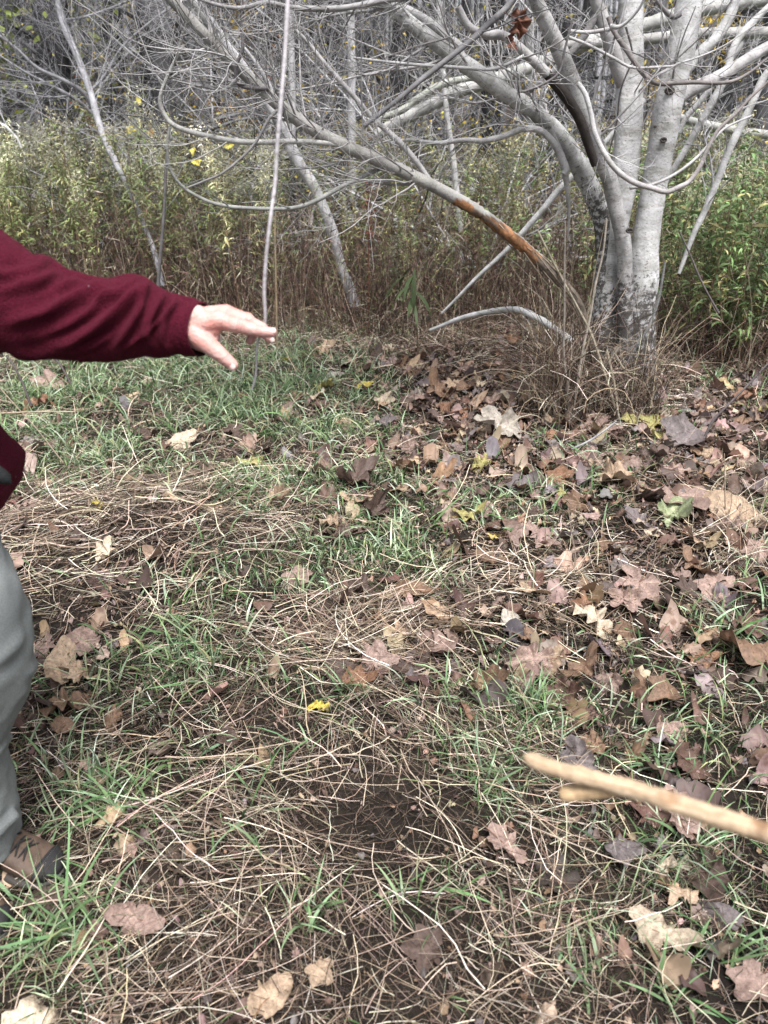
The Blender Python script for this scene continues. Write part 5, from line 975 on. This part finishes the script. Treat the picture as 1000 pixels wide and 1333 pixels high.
    S = np.array([np.concatenate([c, a, b]) for c, a, b in secs]); zi = np.linspace(0, len(S)-1, 60); S = np.stack([np.interp(zi, np.arange(len(S)), S[:, j]) for j in range(9)], 1)
    Vt, Qt = ellipse_tube([(q[:3], q[3:6], q[6:9]) for q in S], 64); cc = Vt.mean(1, keepdims=True); an = np.linspace(0, 2*PI, 64); zz = np.linspace(0, 1, 60)[:, None]
    Vt = cc+(Vt-cc)*(1+.05*(noise(an[None]*2.2, zz*9, 33)-.5)+.03*(noise(an[None]*5, zz*20, 34)-.5))[..., None]
    obj('torso', mesh('torso', Vt.reshape(-1, 3)-org, Qt, None, np.tile(FC, (60*64, 1)), None, M['fleece']), jk)
    # right sleeve
    t = Tubes(); PR = cr([shR+[.03, 0, .02], shR, elR, haR], 30); t.add(PR, np.interp(np.linspace(0, 1, 30), [0, .2, .6, 1], [.10, .095, .075, .055])*(1+.06*(noise(np.arange(30)*.9, np.zeros(30), 4)-.5)), FC, 24); obj('sleeve', t.mesh('sleeve', M['fleece'], org), jk)
    # dark pocket flap at the waist, black
    p = at(3, 622, 1.30); t = Tubes(); t.add(cr([p+[-.06, .02, .045], p+[-.02, .0, .02], p+[.008, 0, -.005], p+[.013, 0, -.012]], 10), [.001, .013, .014, .015, .015, .015, .015, .014, .012, .002], (.012, .013, .014), 8); obj('strap', t.mesh('strap', M['cloth'], org), jk)
    # jeans
    jn = obj('jeans', None, root); jn['label'] = 'faded grey jeans'; JC = (.17, .182, .18)
    def leg(pts, name='trouser_leg', seed=0):
        Pp = cr(np.array(pts), 80); ph = np.linspace(0, 2*PI, 48, endpoint=False); Vv = []
        for i in range(80):
            c, r = Pp[i, :3], Pp[i, 3]; a = 1+.10*(noise(ph*1.7, np.full(48, i*.13+seed), 3)-.5)+.09*(noise(ph*3+i*.12, np.full(48, i*.35+seed), 5)-.5)+(.06*(noise(ph*2, np.full(48, i*.8), 6)-.5) if i > 60 else 0)
            fz = i/80.
            for f0, sl_, am, wd_ in ((.30, .5, .05, .03), (.40, -.7, .06, .025), (.52, .8, .07, .025), (.60, -.5, .09, .02), (.66, .6, .09, .022), (.74, -.8, .06, .02), (.83, .5, .07, .02), (.90, -.6, .08, .018), (.95, .4, .06, .015)):
                a = a+am*2.2*np.exp(-((fz-f0-sl_*.07*np.sin(ph+f0*9))/(wd_*.6))**2)*np.clip(np.sin(ph*1.5+f0*20), 0, 1)*.9
            Vv.append(np.stack([c[0]+np.cos(ph)*r*a, c[1]+np.sin(ph)*r*a*1.05, np.full(48, c[2])+.012*np.cos(ph)*(i > 70)*((i-70)/10)], 1))
        Vv.append(Vv[-1]*.0+np.mean(Vv[-1], 0)+(Vv[-1]-np.mean(Vv[-1], 0))*.94); Vv.append(Vv[-1]+[0, 0, .06]); Vv = np.array(Vv); m = len(Vv); idx = np.arange(m*48).reshape(m, 48)
        Q = np.stack([idx[:-1], np.roll(idx[:-1], -1, 1), np.roll(idx[1:], -1, 1), idx[1:]], -1).reshape(-1, 4); obj(name, mesh(name, Vv.reshape(-1, 3)-org, Q, None, np.tile(JC, (m*48, 1)), None, M['denim']), jn)
    def ed(px, py, r, Y=1.28):      # centre of a leg whose right outline is at px
        q = at(px, py, Y); return [q[0]-r, Y, q[2], r]
    leg([ed(-20, 640, .10, 1.33), ed(0, 720, .098, 1.31), ed(17, 765, .095), ed(31, 805, .090), ed(38, 862, .086), ed(34, 905, .083), ed(16, 945, .080), ed(4, 978, .078), ed(12, 1010, .078), ed(20, 1045, .080), ed(23, 1075, .082), ed(22, 1103, .086)])
    leg([[*hipR, .10], [*(hipR*.5+knR*.5), .095], [*knR, .085], [*(knR*.5+anR*.5), .08], [*(anR+[0, 0, .0]), .082]], seed=5)
    # boots
    def boot(toe, dirv, fwd=.205):
        d = np.array([dirv[0], dirv[1], 0.]); d /= np.linalg.norm(d); sd = np.array([-d[1], d[0], 0]); o0 = np.array([toe[0], toe[1], 0])-d*fwd; o0[2] = float(gz(o0[0], o0[1]))-.004
        def loft(rows, name, col, mt, par, k=28):
            ph = np.linspace(0, 2*PI, k, endpoint=False); VV = []
            rows = cr(np.array(rows), 36)
            for x, w_, zl, zh in rows:
                cx = np.sign(np.cos(ph))*np.abs(np.cos(ph))**.75; sx = np.sign(np.sin(ph))*np.abs(np.sin(ph))**.8; VV.append(o0+d*x+np.outer(cx*w_, sd)+np.outer((zl+zh)/2+sx*(zh-zl)/2, [0, 0, 1]))
            VV = np.array(VV); m = len(VV); idx = np.arange(m*k).reshape(m, k); Q = np.stack([idx[:-1], np.roll(idx[:-1], -1, 1), np.roll(idx[1:], -1, 1), idx[1:]], -1).reshape(-1, 4)
            return obj(name, mesh(name, VV.reshape(-1, 3)-org, Q, None, np.tile(col, (m*k, 1)), None, M[mt]), par)
        b = loft([(-.078, .004, .03, .10), (-.074, .030, .022, .125), (-.04, .037, .02, .135), (0, .040, .02, .132), (.05, .042, .02, .112), (.10, .047, .02, .085), (.15, .047, .02, .066), (.185, .038, .02, .052), (.200, .018, .024, .040), (.203, .002, .03, .034)], 'boot', (.075, .05, .036), 'leather', root)
        loft([(-.084, .006, .0, .022), (-.078, .034, .0, .026), (-.03, .041, .002, .026), (.04, .041, .004, .026), (.10, .051, .0, .026), (.16, .050, .002, .026), (.195, .036, .006, .028), (.212, .004, .01, .026)], 'sole', (.06, .055, .05), 'rubber', b)
        loft([(.170, .0470, .021, .0630), (.173, .0475, .02, .0625), (.178, .046, .02, .062), (.190, .037, .02, .054), (.205, .018, .022, .043), (.209, .002, .03, .035)], 'toe_cap', (.018, .017, .018), 'rubber', b)
        t = Tubes()
        for i, x in enumerate((.035, .058, .081, .104, .124)):
            zt = np.interp(x, [0, .05, .10, .15], [.134, .116, .089, .069]); r = .026
            for sgn in (-1, 1): t.add(cr([o0+d*x+sd*r*sgn+[0, 0, zt-.008], o0+d*(x+.006)+[0, 0, zt+.003], o0+d*(x+.014)-sd*r*sgn+[0, 0, zt-.012]], 7), [.0022]*7, (.02, .02, .02), 5)
        obj('lace', t.mesh('lace', M['cloth'], org), b)
    boot((-.742, 1.240), (.95, -.30)); boot((-.812, 1.085), (.8, -.6))
    # head details, outside the picture
    t = Tubes(); capsule(t, head+[0, .012, .045], .101, head+[-.01, .03, .055], .099); V, Q, T = remeshed(t, .008, 3, 'h'); obj('hair', mesh('hair', V-org, Q, T if len(T) else None, np.tile([.07, .045, .03], (len(V), 1)), None, M['hair']), root)
    for sg in (-1, 1):
        t = Tubes(); e = B(sg*.032, .108, 1.668); capsule(t, e, .011, e+[.001, 0, 0], .011); obj('eye', t.mesh('eye', M['nail'], org), root, color=(1.1, 1.4, 1.5))
    m0 = B(0, .122, 1.595); t = Tubes(); t.add(cr([m0-fx*.024, m0+fy*.004, m0+fx*.024], 7), [.001, .005, .006, .0065, .006, .005, .001], (.42, .16, .14), 8); obj('mouth', t.mesh('mouth', M['skin'], org), root)

def do_stick():
    pts = [(681, 983, .80), (690, 988, .795), (720, 1000, .785), (775, 1015, .765), (840, 1033, .745), (910, 1056, .725), (1000, 1085, .70), (1090, 1114, .68), (1250, 1168, .64), (1420, 1225, .60)]
    def tp(px, py, t): u = (px-500)/FPX; v = (666.5-py)/FPX; return np.array([u*t, t*(ct+v*st), CAM_H+t*(-st+v*ct)])
    P = np.array([[*tp(*q), r] for q, r in zip(pts, [.0045, .0075, .0082, .0084, .0088, .0091, .0094, .010, .0105, .011])]); P = cr(P, 70); R = P[:, 3]*(1+.04*np.sin(np.arange(70)*.9)+.045*np.random.default_rng(3).normal(0, 1, 70)); R[0] = .0008
    org = P[35, :3].copy(); root = obj('walking_stick', None, None, org); tag(root, 'pale peeled wooden stick with a broken side stub reaching in from the right', 'stick')
    t = Tubes(); t.add(P[:, :3], R, (.50, .38, .26), 14); obj('shaft', t.mesh('shaft', M['wood'], org), root)
    Q = cr(np.array([[*tp(728, 1035, .79), .001], [*tp(733, 1034, .788), .0075], [*tp(755, 1032, .782), .0082], [*tp(785, 1028, .772), .0085], [*tp(810, 1026, .762), .008]]), 18); t = Tubes(); t.add(Q[:, :3], Q[:, 3], (.48, .34, .2), 12); obj('side_stub', t.mesh('side_stub', M['wood'], org), root)

do_main_tree(); do_small_trees(); do_woods(); do_weeds(); do_person(); do_stick(); do_leaves(); do_grass(); do_straw()
